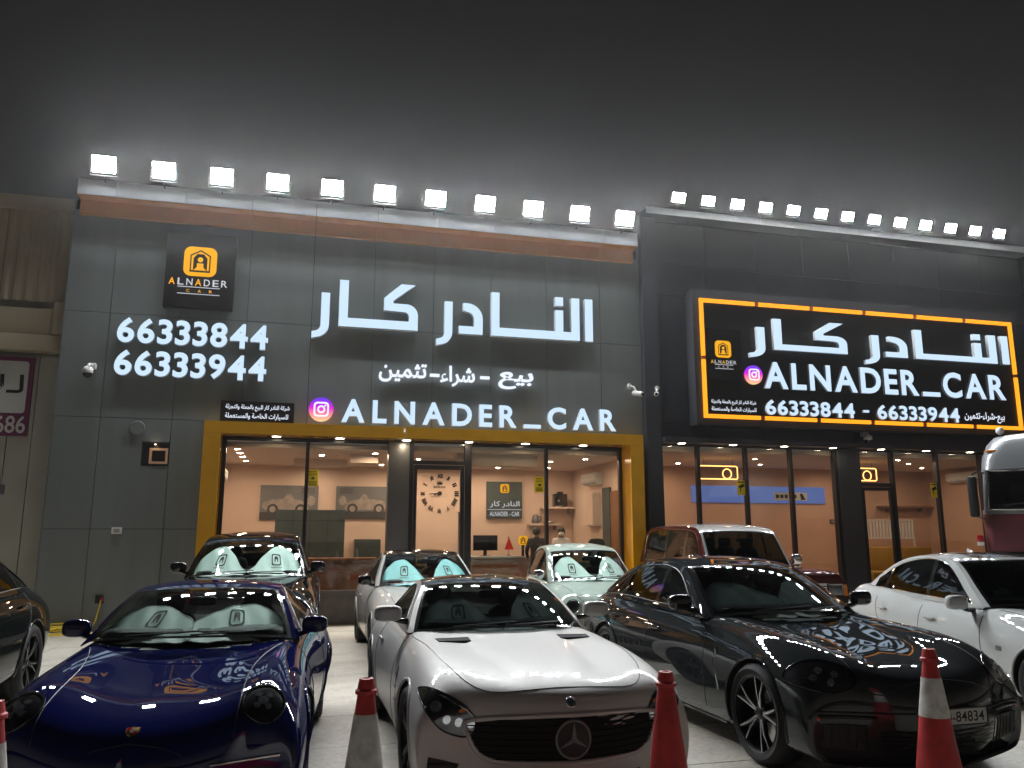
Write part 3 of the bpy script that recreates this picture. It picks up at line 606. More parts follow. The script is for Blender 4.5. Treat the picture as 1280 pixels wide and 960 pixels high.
class Car:
    def __init__(s, P):
        s.P = P; s.uc = {}; s.root = thing(P['name'], (*P['loc'], 0), P['label'], 'car', R(P['rot'])); s.nm = P.get('paint'); s.body()
    # ---- lower body
    def body(s):
        P = s.P; rows = np.array(P['rows'], float); N = len(rows); net = np.zeros((N, 10, 3))
        for i, (y, zc, zq, xs, zs, xm, zm, xb, zb, bow) in enumerate(rows):
            zl = zm * .45 + zb * .55
            pts = [(0, zc, 0), (.40 * xs, zq, .12), (.74 * xs, (zq * .45 + zs * .55), .45), (.97 * xs, zs, .75), (xs * .45 + xm * .55, zs * .62 + zm * .38, .95), (xm, zm, 1), (xm - .008, zl, 1), (xb, zb + .03, 1), (xb - .1, zb, .9), (0, zb, 0)]
            net[i] = [(x, y + bow * b, z) for x, z, b in pts]
        U, V = 96, 64; S = np.einsum('ui,ijk,vj->uvk', bmat(N, U), net, bmat(10, V))
        for y0, y1, w0, w1, h, ease in P.get('dome', []):          # raised bonnet centre with creased edges
            y = S[..., 1]; t = np.clip((y - y0) / (y1 - y0), 0, 1); w = w0 + (w1 - w0) * t; k_ = np.clip((w - np.abs(S[..., 0])) / ease + .5, 0, 1); k_ = k_ * k_ * (3 - 2 * k_)
            S[..., 2] += h * k_ * np.clip((y - y0) / .25, 0, 1) * np.clip((y1 - y) / .3, 0, 1) * (S[..., 2] > .5)
        s.S = S; L = S.copy(); L[:, :, 0] *= -1
        ring = np.concatenate([S[:, ::-1], L[:, 1:-1]], 1); m = ring.shape[1]      # bottom centre, up the right side, over, down the left
        v = ring.reshape(-1, 3); F = [(i * m + j, (i + 1) * m + j, (i + 1) * m + (j + 1) % m, i * m + (j + 1) % m) for i in range(U - 1) for j in range(m)]
        s.bvh = BVHTree.FromPolygons([Vector(p) for p in v], F)
        F += [tuple(range(m)), tuple((U - 1) * m + j for j in range(m))[::-1]]
        me = bpy.data.meshes.new('body'); me.from_pydata([tuple(p) for p in v], [], F)
        s.top_setup(); bx_, bz_ = s.belt_x, s.belt_z; y0, y1 = s.ye[0], s.ye[-1]; mi = []
        for p in me.polygons:
            c = p.center; cy = c.y; cow = s.cowl(c.x) + .03; ins = cow < cy < y1 - .05 and abs(c.x) < (np.interp(cy, s.by, s.belt_x) - .015) and c.z > .55
            mi.append(1 if ins else 0)
        me.polygons.foreach_set('material_index', mi)
        bm = bmesh.new(); bm.from_mesh(me); bmesh.ops.recalc_face_normals(bm, faces=bm.faces); bm.to_mesh(me); bm.free()
        for m_ in (P['paint'], M['interior'], M['liner']): me.materials.append(m_)
        ob = bpy.data.objects.new('tmp', me); col.objects.link(ob)
        ct = MB(); Ra = P['R'] + P.get('arch', .045)
        for sg in (-1, 1):
            for ya in (0, P['wb']):
                x0 = P['track'] - P['tw'] - .12; prof = [(0, x0), (Ra, x0), (Ra, 1.4), (0, 1.4)]
                c_ = MB(); n = 40; V = []; zc = P['R'] + P.get('archz', 0)
                for xx in (x0, 1.4):
                    for k_ in range(n):
                        a = 2 * math.pi * k_ / n; zz = zc + Ra * math.sin(a); V.append((sg * xx, ya + Ra * math.cos(a), zz))
                ct.add(V, [(k_, (k_ + 1) % n, n + (k_ + 1) % n, n + k_) for k_ in range(n)] + [tuple(range(n)), tuple(range(n, 2 * n))], 2)
        cutter = ct.build('tmpcut', [P['paint'], M['interior'], M['liner']])
        md = ob.modifiers.new('b', 'BOOLEAN'); md.operation = 'DIFFERENCE'; md.object = cutter; md.solver = 'EXACT'
        dg = bpy.context.evaluated_depsgraph_get(); m2 = bpy.data.meshes.new_from_object(ob.evaluated_get(dg))
        bpy.data.objects.remove(ob); bpy.data.objects.remove(cutter)
        m2.polygons.foreach_set('use_smooth', [True] * len(m2.polygons)); m2.set_sharp_from_angle(angle=R(38)); m2.name = 'body'
        s.bodyo = link('body', m2, s.root); s.arches(); s.greenhouse(); s.wheels()
        for f in P.get('extra', []): f(s)
    def hit(s, o, d):
        h = s.bvh.ray_cast(Vector(o), Vector(d))
        if h[0] is None: h = s.bvh.find_nearest(Vector(o) + Vector(d) * 4)
        n = h[1]
        if n.dot(Vector(d)) > 0: n = -n
        return h[0], n
    def front(s, x, z, off=.004): h, n = s.hit((x, -4, z), (0, 1, 0)); return h + n * off
    def back(s, x, z, off=.004): h, n = s.hit((x, 9, z), (0, -1, 0)); return h + n * off
    def top(s, x, y, off=.004): h, n = s.hit((x, y, 4), (0, 0, -1)); return h + n * off
    def side(s, sg, y, z, off=.004): h, n = s.hit((sg * 4, y, z), (-sg, 0, 0)); return h + n * off
    def slant(s, x, z, off=.004, e=.6):          # seen from the front and above
        d = Vector((0, math.cos(e), -math.sin(e))); h, n = s.hit(Vector((x, 0, z)) - d * 4, d); return h + n * off
    def sl(s, yc, zc, e=.6):                     # drawing plane tilted back by e, through (yc, zc)
        d = Vector((0, math.cos(e), -math.sin(e))); up = Vector((0, math.sin(e), math.cos(e)))
        def fn(x, h, off=.004):
            o = Vector((x, yc, zc)) + up * h - d * 3; p, n = s.hit(o, d); return p + n * off
        return fn
    def patch(s, name, fn, outline, m, off=.004, parent=None, rim=None, rim_r=.006, rings=6, skirt=.03):
        o = np.array(outline, float); c = o.mean(0); n = len(o); mb = MB(); P_ = []
        for i in range(rings + 1):
            t = i / rings; P_.append([tuple(fn(*(c + (p - c) * max(t, .001)), off)) for p in o] )
        P_ = [r + [r[0]] for r in P_]
        inn = [tuple(fn(*p, off - skirt)) for p in o]; P_.append(inn + [inn[0]]); mb.grid(P_)
        ob = mb.build(name, m, parent or s.root, 50)
        if rim: MB().tube([fn(*p, off + .001) for p in o], rim_r, True, 6).build('trim_ring', rim, ob, 60)
        return ob
    def seam(s, pts, r=.0035, m=None, name='panel_gap', sub=6):
        MB().tube(pts, r, False, 5).build(name, m or M['rubber'], s.root, 60)
    def arches(s):
        P = s.P; Ra = P['R'] + P.get('arch', .045) + .004; zc = P['R'] + P.get('archz', 0); m_ = P.get('arch_m', P['paint'])
        for sg in (-1, 1):
            for ya in (0, P['wb']):
                pts = []
                for a in np.linspace(-25, 205, 34):
                    y, z = ya + Ra * math.cos(R(a)), zc + Ra * math.sin(R(a))
                    if z > P['rows'][8][8] + .07: pts.append(s.side(sg, y, z, .002))
                if len(pts) > 3: MB().tube(pts, P.get('lip', .011), False, 6).build('arch_lip', m_, s.root, 60)
    # ---- greenhouse
    def top_setup(s):
        T = np.array(s.P['top'], float); s.tn = len(T); s.T = T
        E = bmat(s.tn, 240) @ T; s.ye, s.xe, s.ze = E[:, 0], E[:, 1], E[:, 2]
        Bc = bmat(len(s.P['belt']), 120) @ np.array(s.P['belt'], float); s.by, s.belt_x, s.belt_z = Bc[:, 0], Bc[:, 1], Bc[:, 2]
    def cowl(s, x):
        y, xe, ze, yc, zc = s.T[0]; q = min(1, abs(x) / xe); return yc + (y - yc) * q ** 2.2
    def sheet(s, u, q, off=0.):
        """point on the roof / glass sheet, u in row units, q in -1..1"""
        def ev(u, q):
            k_ = round(u, 5)
            if k_ not in s.uc: s.uc[k_] = tuple(map(float, (bmat(s.tn, 1, [greville(s.tn, u)]) @ s.T)[0]))
            y, xe, ze, yc, zc = s.uc[k_]; a = abs(q)
            return Vector((xe * q, y + (yc - y) * (1 - a ** 2.2), ze + (zc - ze) * (1 - a ** 2.6)))
        p = ev(u, q)
        if off:
            du = ev(min(u + .05, s.tn - 1), q) - ev(max(u - .05, 0), q); dq = ev(u, min(1, q + .02)) - ev(u, max(-1, q - .02)); n = du.cross(dq).normalized()
            if n.z < 0: n = -n
            p = p + n * off
        return p
    def sheetgrid(s, u0, u1, q0, q1, nu=18, nq=22, off=0.):
        return [[tuple(s.sheet(u, q, off)) for q in np.linspace(q0, q1, nq)] for u in np.linspace(u0, u1, nu)]
    def sx(s, y, z, off=0.):
        zb = np.interp(y, s.by, s.belt_z); xb = np.interp(y, s.by, s.belt_x); ze = np.interp(y, s.ye, s.ze); xe = np.interp(y, s.ye, s.xe)
        f = 0 if ze - zb < .01 else min(1, max(0, (z - zb) / (ze - zb))); return xb + (xe - xb) * f + .05 * f * (1 - f) + off
    def greenhouse(s):
        P = s.P; uw, ur, ub = P['uw'], P['ur'], P['ub']; qa = P.get('qa', .90); pm = P['paint']; roofm = P.get('roof', pm); pil = P.get('pillar', pm); e = .03
        top = s.tn - 1
        ws = MB().grid(s.sheetgrid(.02, uw, -qa, qa)).build('windshield', P['glass'], s.root, 60); s.ws = ws
        for a, b in ((-1, -qa), (qa, 1)): MB().grid(s.sheetgrid(0, uw, a, b, 18, 5)).build('a_pillar', pil, s.root, 50)
        # dark ceramic border
        mb = MB(); b = P.get('band', .035)
        mb.grid(s.sheetgrid(uw - P.get('topband', .16), uw, -qa, qa, 4, 22, .002)); mb.grid(s.sheetgrid(.0, .10, -qa, qa, 4, 22, .002))
        for a, c in ((-qa, -qa + b), (qa - b, qa)): mb.grid(s.sheetgrid(.1, uw - P.get('topband', .16), a, c, 14, 3, .002))
        mb.build('glass_border', M['black_gloss'], ws, 50)
        MB().grid(s.sheetgrid(uw, ur, -1, 1, 22, 26)).build('roof', roofm, s.root, 50)
        MB().grid(s.sheetgrid(ur + .02, ub, -qa, qa, 16, 20)).build('rear_window', P['sglass'], s.root, 60)
        mb = MB()
        for a, b in ((-1, -qa), (qa, 1)): mb.grid(s.sheetgrid(ur, ub, a, b, 16, 5))
        mb.grid(s.sheetgrid(ub, top, -1, 1, 10, 22)); mb.grid(s.sheetgrid(ur, ur + .02, -qa, qa, 2, 20)); mb.build('c_pillar', P.get('rear', pm), s.root, 50)
        # sides
        m_ = P.get('dlo_m', .09); lo = P.get('lo', .045); hi = P.get('hi', .03); yy = np.linspace(s.ye[0], s.ye[-1], 110); zE = lambda y: np.interp(y, s.ye, s.ze)
        zl = np.interp(yy, s.by, s.belt_z) + lo; zh = np.minimum(np.minimum(zE(yy - m_), zE(yy + P.get('dlo_r', m_))), zE(yy)) - hi
        if P.get('dlo'): zh = np.where((yy < P['dlo'][0]) | (yy > P['dlo'][1]), zl, zh)
        op = zh > zl + .012; sidem = P.get('sidem', pm)
        for sg in (-1, 1):
            mb = MB(); cols_l = []; cols_u = []; full = []
            for i, y in enumerate(yy):
                zb = np.interp(y, s.by, s.belt_z); ze = zE(y); a, b = (zl[i], zh[i]) if op[i] else (.5 * (min(zl[i], ze) + min(ze, max(zb, zh[i]))),) * 2
                a = min(a, ze); b = min(b, ze)
                cols_l.append([(sg * s.sx(y, z), y, z) for z in np.linspace(zb, a, 4)]); cols_u.append([(sg * s.sx(y, z), y, z) for z in np.linspace(b, ze, 4)])
            mb.grid(cols_l); mb.grid(cols_u); mb.build('window_frame', sidem, s.root, 50)
            idx = [i for i in range(len(yy)) if op[i]]; ya, yb = yy[idx[0]], yy[idx[-1]]; cuts = [ya] + [c for c in P['bp'] if ya < c < yb] + [yb]
            W = lambda y: (np.interp(y, yy, zl), np.interp(y, yy, zh))
            for a, b in zip(cuts, cuts[1:]):
                g_ = []
                for y in np.linspace(a + (.03 if a > ya else 0), b - (.03 if b < yb else 0), 22): z0, z1 = W(y); g_.append([(sg * (s.sx(y, z) - .004), y, z) for z in np.linspace(z0, max(z0, z1), 8)])
                MB().grid(g_).build('side_window', P['sglass'], s.root, 60)
            for c in cuts[1:-1]:
                z0, z1 = W(c); MB().grid([[(sg * (s.sx(y, z) - .001), y, z) for z in np.linspace(z0, z1, 6)] for y in np.linspace(c - .036, c + .036, 4)]).build('b_pillar', P.get('bpm', M['black_gloss']), s.root, 50)
            tr = [(sg * (s.sx(y, W(y)[0]) + .002), y, W(y)[0]) for y in np.linspace(ya, yb, 30)] + [(sg * (s.sx(y, W(y)[1]) + .002), y, W(y)[1]) for y in np.linspace(yb, ya, 40)]
            MB().tube(tr, .006, True, 5).build('window_trim', P.get('trim', M['rubber']), s.root, 60)
        # wipers
        for q0, q1, u1 in ((-.55, .12, .20), (.05, .62, .17)):
            MB().tube([s.sheet(.02 + .0 * t + u1 * t * .8, q0 + (q1 - q0) * t, .022) for t in np.linspace(0, 1, 9)], .007, n=5).build('wiper', M['rubber'], s.root, 60)
        # cabin
        yc = s.T[0][3]; zc = s.T[0][4]; P_s = P.get('seats', ((yc + 1.25),)); W_ = np.interp(P_s[0], s.by, s.belt_x)
        mb = MB(); superell(mb, (0, yc + .52, zc - .02), (W_ * .86, .32, .07), .5, 8, 20); mb.build('dashboard', M['interior'], s.root, 50)
        hz = P.get('seat_h', zc + .12)
        for sy in P_s:
            for sg in (-1, 1):
                mb = MB(); superell(mb, (sg * W_ * .45, sy, zc - .1), (.22, .09, hz - zc + .12), .45, 10, 16, rx=R(-12)); st = mb.build('seat', M['leather'], s.root, 50)
                mb = MB(); superell(mb, (sg * W_ * .45, sy + .05, hz + .10), (.12, .05, .09), .5, 8, 14); mb.build('headrest', M['leather'], st, 50)
        cy, cz = yc + .78, zc + .02; th = np.linspace(0, 2 * math.pi, 25)[:-1]
        MB().tube([(.37 * P.get('lhd', 1) + .18 * math.cos(t), cy + .06 * math.sin(t), cz + .17 * math.sin(t)) for t in th], .014, True, 6).build('steering_wheel', M['interior'], s.root, 60)
        mb = MB(); superell(mb, tuple(s.sheet(uw * .78, 0, -.05)), (.11, .02, .035), .5, 6, 12); mb.build('rear_view_mirror', M['rubber'], s.root, 50)
    def mirror(s, y, z, x, m, sz=(.105, .06, .07), arm=.10):
        for sg in (-1, 1):
            mb = MB(); superell(mb, (sg * (x + sz[0]), y, z), sz, .62, 10, 20, cut=sz[1] * .55); o = mb.build('mirror', m, s.root, 50)
            mb = MB(); superell(mb, (sg * (x + sz[0]), y + sz[1] * .56, z), (sz[0] * .86, .006, sz[2] * .82), .6, 6, 16); mb.build('mirror_glass', M['chrome'], o, 50)
            MB().tube([(sg * (x - arm), y + .03, z - sz[2] * 1.15), (sg * (x + .01), y + .01, z - sz[2] * 1.0), (sg * (x + sz[0] * .7), y, z - sz[2] * .7)], [.028, .022, .02], n=8).build('mirror_arm', M['black_gloss'], o, 60)
    def wheels(s):
        P = s.P; ty, rm, dk = wheel_meshes(P['R'], P['tw'], P['rr'], *P['spokes'], 't', P.get('face', M['silver']), P.get('wside', M['dark_alloy']))
        for sg in (-1, 1):
            for ya in (0, P['wb']):
                w = link('wheel', dk, s.root, (sg * (P['track'] - P['tw'] / 2), ya, P['R'])); w.rotation_euler = (R(random.uniform(0, 60)), 0, 0 if sg > 0 else math.pi)
                link('tyre', ty, w); link('rim', rm, w)
    def handle(s, y, z, m=None):
        for sg in (-1, 1):
            p = s.side(sg, y, z, .02); mb = MB(); superell(mb, tuple(p), (.014, .10, .016), .6, 6, 14); mb.build('door_handle', m or s.P['paint'], s.root, 50)
    def doors(s, lines, z0, z1f):
        for sg in (-1, 1):
            for pts in lines:
                c = bmat(len(pts), 16) @ np.array(pts, float) if len(pts) > 3 else np.array([np.array(pts[0]) * (1 - t) + np.array(pts[-1]) * t for t in np.linspace(0, 1, 12)])
                s.seam([s.side(sg, y, z, .0005) for y, z in c])
    def hoodline(s, pts):
        for sg in (-1, 1):
            c = bmat(len(pts), 26) @ np.array(pts, float); s.seam([s.top(sg * x, y, .0005) for x, y in c])
    def plate(s, z, w=.52, h=.11, text=None, dy=-.02, x=0., zt=None):
        p = s.front(x, z, .0); y = p.y + dy; o = box('number_plate', M['plate'], s.root, x - w / 2, x + w / 2, y - .008, y + .0, z - h / 2, z + h / 2)
        mb = MB(); ringband(mb, rrect(x - w / 2, x + w / 2, z - h / 2, z + h / 2, .004, 2), rrect(x - w / 2 + .008, x + w / 2 - .008, z - h / 2 + .008, z + h / 2 - .008, .004, 2), y - .012, y - .0085); mb.build('plate_rim', M['ink'], o)
        if text: word(text, x - w / 2 + .04, x + w / 2 - .03, z - h * .30, z + h * .30, y - .0095, M['ink'], o, 'plate_text', off=.01)
        box('plate_mount', M['rubber'], s.root, x - w / 2 + .02, x + w / 2 - .02, y + .001, y + .10, z - h / 2 + .01, z + h / 2 - .01)
    def sunshade(s, label, m, lobes, dim=-.05, logo=True, u0=.12, u1=None):
        """folding screen behind the windshield: lobes given as outlines in (q, w), w 0 bottom .. 1 top"""
        u1 = u1 or s.P['uw'] - .1; r = s.root; t = thing('sunshade', r.location, label, 'sunshade', r.rotation_euler.z)
        f = lambda q, w, o=0.: s.sheet(u0 + (u1 - u0) * w, q, dim + .006 * math.sin(q * 23 + w * 7) * (1 - w * .5) + o)
        for lb in lobes:
            o = np.array(lb); n = len(o); c = o.mean(0); k_ = bmat(n + 3, 40, np.linspace(0, n, 41)[:-1]) if 0 else None
            m_ = 6; pts = []
            for i in range(n):
                p0, p1, p2, p3 = o[(i - 1) % n], o[i], o[(i + 1) % n], o[(i + 2) % n]
                for t_ in np.linspace(0, 1, m_, endpoint=False): pts.append(.5 * ((2 * p1) + (-p0 + p2) * t_ + (2 * p0 - 5 * p1 + 4 * p2 - p3) * t_ ** 2 + (-p0 + 3 * p1 - 3 * p2 + p3) * t_ ** 3))
            g_ = []
            for i in range(9): q = [tuple(f(*(c + (p - c) * max(.001, i / 8)))) for p in pts]; g_.append(q + [q[0]])
            pn = MB().grid(g_).build('panel', m, t, 60)
            MB().tube([f(*p) for p in pts], .004, True, 5).build('edge_wire', m, pn, 60)
            if logo:
                cx, cw = c[0], c[1] + .10; s1, s2 = .085, .15; mb = MB()
                for O, I in (((1, 1), (.78, .78)),):
                    a = rrect(-1, 1, -1, 1, .45); b = rrect(-.76, .76, -.76, .76, .34); V = [f(cx + x * s1, cw + z * s2, .004) for x, z in a] + [f(cx + x * s1, cw + z * s2, .004) for x, z in b]; n_ = len(a)
                    mb.add(V, [(i, (i + 1) % n_, n_ + (i + 1) % n_, n_ + i) for i in range(n_)])
                A = [(-.4, -.55), (-.4, .3), (-.2, .52), (.2, .52), (.4, .3), (.4, -.55), (.16, -.3), (.16, -.05), (-.16, -.05), (-.16, -.3)]
                mb.add([f(cx + x * s1, cw + z * s2, .004) for x, z in A], [tuple(range(len(A)))]); mb.build('printed_logo', M['ink'], pn)
                mb = MB()
                for i in range(7): x = -.9 + i * .27; mb.add([f(cx + (x + a) * s1 * 1.15, cw - .235 + b, .004) for a, b in ((0, 0), (.17, 0), (.17, .035), (0, .035))], [(0, 1, 2, 3)])
                mb.build('printed_line', M['ink'], pn)
        return t

# ------------------------------------------------------------------ car details
def ell(cx, cz, rx, rz, n=24, a0=0., tilt=0.):
    return [(cx + rx * math.cos(t) * math.cos(tilt) - rz * math.sin(t) * math.sin(tilt), cz + rx * math.cos(t) * math.sin(tilt) + rz * math.sin(t) * math.cos(tilt)) for t in np.linspace(a0, a0 + 2 * math.pi, n, endpoint=False)]
def smooth(pts, n=5):
    o = np.array(pts, float); k = len(o); out = []
    for i in range(k):
        p0, p1, p2, p3 = o[(i - 1) % k], o[i], o[(i + 1) % k], o[(i + 2) % k]
        for t in np.linspace(0, 1, n, endpoint=False): out.append(tuple(.5 * ((2 * p1) + (-p0 + p2) * t + (2 * p0 - 5 * p1 + 4 * p2 - p3) * t ** 2 + (-p0 + 3 * p1 - 3 * p2 + p3) * t ** 3)))
    return out
def mir(pts, sg): return [(sg * x, z) for x, z in pts]
def headlight(c, fn, outline, lenses, rim=None, rr=.006, m=None, lm=None, name='headlight', drl=None):
    for sg in (-1, 1):
        o = c.patch(name, fn, smooth(mir(outline, sg)), m or M['lamp_house'], .003, rim=rim, rim_r=rr)
        for (x, z, r_) in lenses: c.patch('lamp_lens', fn, ell(sg * x, z, r_, r_, 14), lm or M['lamp_lens'], .008, o, rings=3, skirt=.006)
        if drl: MB().tube([fn(sg * x, z, .009) for x, z in drl], .006, n=5).build('light_bar', M['lamp_lens'], o, 60)
def grille(c, fn, outline, nx=0, nz=0, rim=None, rr=.008, m=None, name='grille', slat=None, sr=.004):
    ol = smooth(outline, 4) if len(outline) > 4 else outline; o = c.patch(name, fn, ol, m or M['black_plastic'], .002, rim=rim, rim_r=rr); a = np.array(ol); x0, z0 = a.min(0); x1, z1 = a.max(0)
    def inside(x, z):
        r = False; n = len(ol)
        for i in range(n):
            (xa, za), (xb, zb) = ol[i], ol[(i + 1) % n]
            if (za > z) != (zb > z) and x < (xb - xa) * (z - za) / (zb - za + 1e-12) + xa: r = not r
        return r
    for i in range(nz):
        z = z0 + (z1 - z0) * (i + .7) / (nz + .4); p = [x for x in np.linspace(x0, x1, 60) if inside(x, z)]
        if len(p) > 4: MB().tube([fn(x, z, .010) for x in np.linspace(p[0], p[-1], 20)], sr, n=5).build('slat', slat or M['rubber'], o, 60)
    for i in range(nx):
        x = x0 + (x1 - x0) * (i + .7) / (nx + .4); p = [z for z in np.linspace(z0, z1, 40) if inside(x, z)]
        if len(p) > 3: MB().tube([fn(x, z, .010) for z in np.linspace(p[0], p[-1], 10)], sr, n=5).build('slat', slat or M['rubber'], o, 60)
    return o
def star(c, cx, cz, r, y=None, fn=None, m=None):
    fn = fn or c.front; o = c.patch('badge', fn, ell(cx, cz, r, r, 24), M['black_plastic'], .016, rim=m or M['silver'], rim_r=r * .075)
    mb = MB(); p = lambda x, z, d: fn(x, z, d)
    for k in range(3):
        a = R(90 + 120 * k); t = (cx + r * .95 * math.cos(a), cz + r * .95 * math.sin(a)); 
        for s_ in (-1, 1):
            b = (cx + r * .14 * math.cos(a + s_ * R(60)), cz + r * .14 * math.sin(a + s_ * R(60))); mb.add([p(cx, cz, .03), p(*b, .02), p(*t, .02)], [(0, 1, 2)])
    mb.build('star', m or M['silver'], o)
def crest(c, fn, cx, h, s=.032):
    sh = [(-1, 1), (1, 1), (1.05, .1), (.6, -.8), (0, -1.25), (-.6, -.8), (-1.05, .1)]
    o = c.patch('badge', fn, [(cx + x * s, h + z * s) for x, z in sh], mat('crest_gold', (.55, .36, .10), .25, .9), .005, rings=3, skirt=.008)
    for q in (((-.85, .1), (-.05, .1), (-.05, .85), (-.85, .85)), ((.05, -.75), (.55, -.6), (.85, 0), (.05, 0))): c.patch('badge_field', fn, [(cx + x * s, h + z * s) for x, z in q], M['red_lens'], .008, o, rings=2, skirt=.002)
    c.patch('badge_field', fn, ell(cx, h, s * .35, s * .45, 10), M['ink'], .010, o, rings=2, skirt=.002)

G_clear = glass('windshield_glass', (.86, .95, .92), 0.06)
G_dim = glass('windshield_tinted', (.34, .40, .39), 0.07)
G_mid = glass('windshield_light_tint', (.72, .80, .77), .06)
G_smoke = glass('windshield_smoke', (.20, .23, .225), .07)
G_dark = glass('dark_car_glass', (.11, .125, .12), 0.08)
G_side = glass('side_car_glass', (.24, .26, .24), 0.08)
SPEC = {}
# --- low rear engined coupe
SPEC['coupe911'] = dict(wb=2.45, R=.335, tw=.25, rr=.255, track=.90, arch=.035, spokes=(5, .16), rows=[
    (-.90, .16, .16, .55, .16, .72, .16, .66, .13, .22), (-.97, .24, .24, .60, .24, .80, .23, .74, .13, .26), (-.99, .38, .38, .64, .38, .86, .36, .80, .13, .28),
    (-.97, .50, .50, .66, .52, .885, .44, .84, .14, .28), (-.90, .585, .58, .69, .635, .90, .48, .86, .14, .24), (-.74, .65, .64, .70, .725, .91, .52, .87, .14, .15),
    (-.45, .715, .705, .70, .805, .925, .55, .88, .14, .05), (-.05, .785, .775, .71, .855, .935, .58, .88, .14, 0), (.35, .865, .86, .73, .885, .915, .60, .87, .14, 0),
    (.70, .93, .92, .75, .91, .90, .60, .86, .14, 0), (1.2, .93, .93, .77, .925, .90, .60, .86, .14, 0), (1.8, .94, .94, .79, .94, .925, .62, .87, .14, 0),
    (2.4, .95, .95, .80, .96, .965, .64, .89, .15, 0), (2.9, .90, .90, .77, .91, .96, .66, .87, .20, -.02), (3.25, .80, .80, .70, .80, .92, .62, .82, .24, -.10), (3.46, .66, .66, .64, .66, .86, .56, .78, .28, -.18), (3.48, .46, .46, .6, .46, .82, .44, .74, .28, -.2), (3.42, .31, .31, .56, .31, .78, .31, .7, .28, -.2)],
    top=[(.72, .745, .905, .40, .955), (.97, .69, 1.06, .68, 1.085), (1.18, .595, 1.175, .98, 1.205), (1.36, .555, 1.235, 1.24, 1.272), (1.62, .535, 1.255, 1.60, 1.298), (2.05, .53, 1.225, 2.05, 1.268), (2.5, .54, 1.12, 2.55, 1.165), (2.95, .58, .98, 3.05, 1.02), (3.2, .62, .87, 3.35, .86)],
    belt=[(.45, .77, .87), (.9, .775, .885), (1.5, .79, .90), (2.1, .79, .92), (2.6, .77, .92), (3.2, .70, .84)], uw=2.75, ur=4.6, ub=6.7, bp=[1.75], lo=.055, qa=.955, dlo=(.7, 2.55), seats=(1.55,), seat_h=1.02)
# --- long bonnet grand tourer
SPEC['gt'] = dict(wb=2.63, R=.345, tw=.27, rr=.262, track=.955, arch=.035, spokes=(5, .14), rows=[
    (-.80, .15, .15, .60, .15, .80, .15, .76, .12, .20), (-.88, .23, .23, .64, .23, .88, .22, .82, .12, .25), (-.915, .38, .38, .68, .38, .935, .36, .88, .13, .28), (-.915, .54, .54, .70, .53, .955, .46, .91, .14, .29), (-.86, .665, .665, .72, .64, .965, .51, .92, .14, .27),
    (-.74, .705, .705, .74, .70, .97, .53, .93, .14, .22), (-.45, .755, .755, .76, .775, .975, .56, .93, .14, .12), (0, .815, .81, .775, .845, .98, .60, .93, .14, .04), (.45, .865, .86, .785, .885, .965, .62, .92, .14, 0), (.85, .91, .905, .785, .905, .95, .62, .90, .14, 0),
    (1.3, .91, .91, .785, .915, .945, .62, .9, .14, 0), (1.9, .92, .92, .795, .925, .955, .64, .9, .14, 0), (2.45, .94, .94, .81, .95, .985, .66, .92, .14, 0), (2.9, .93, .93, .78, .92, .97, .66, .9, .16, 0), (3.3, .90, .90, .72, .88, .94, .64, .86, .2, -.05), (3.56, .82, .82, .66, .80, .88, .6, .8, .24, -.14), (3.62, .58, .58, .62, .58, .84, .54, .76, .26, -.18), (3.56, .3, .3, .58, .3, .8, .3, .72, .27, -.18)],
    top=[(1.02, .80, .885, .72, .935), (1.27, .73, 1.045, .99, 1.07), (1.50, .63, 1.175, 1.30, 1.21), (1.68, .585, 1.235, 1.57, 1.275), (1.95, .565, 1.25, 1.93, 1.295), (2.35, .555, 1.215, 2.4, 1.265), (2.75, .555, 1.10, 2.85, 1.17), (3.1, .58, .97, 3.25, 1.03), (3.3, .62, .87, 3.5, .87)],
    belt=[(.7, .80, .865), (1.2, .80, .88), (1.8, .805, .89), (2.3, .80, .905), (2.8, .79, .90), (3.3, .73, .84)], uw=2.7, ur=4.6, ub=6.7, bp=[2.15], lo=.05, qa=.945, dlo=(1.0, 2.65), seats=(1.95,), seat_h=1.0)
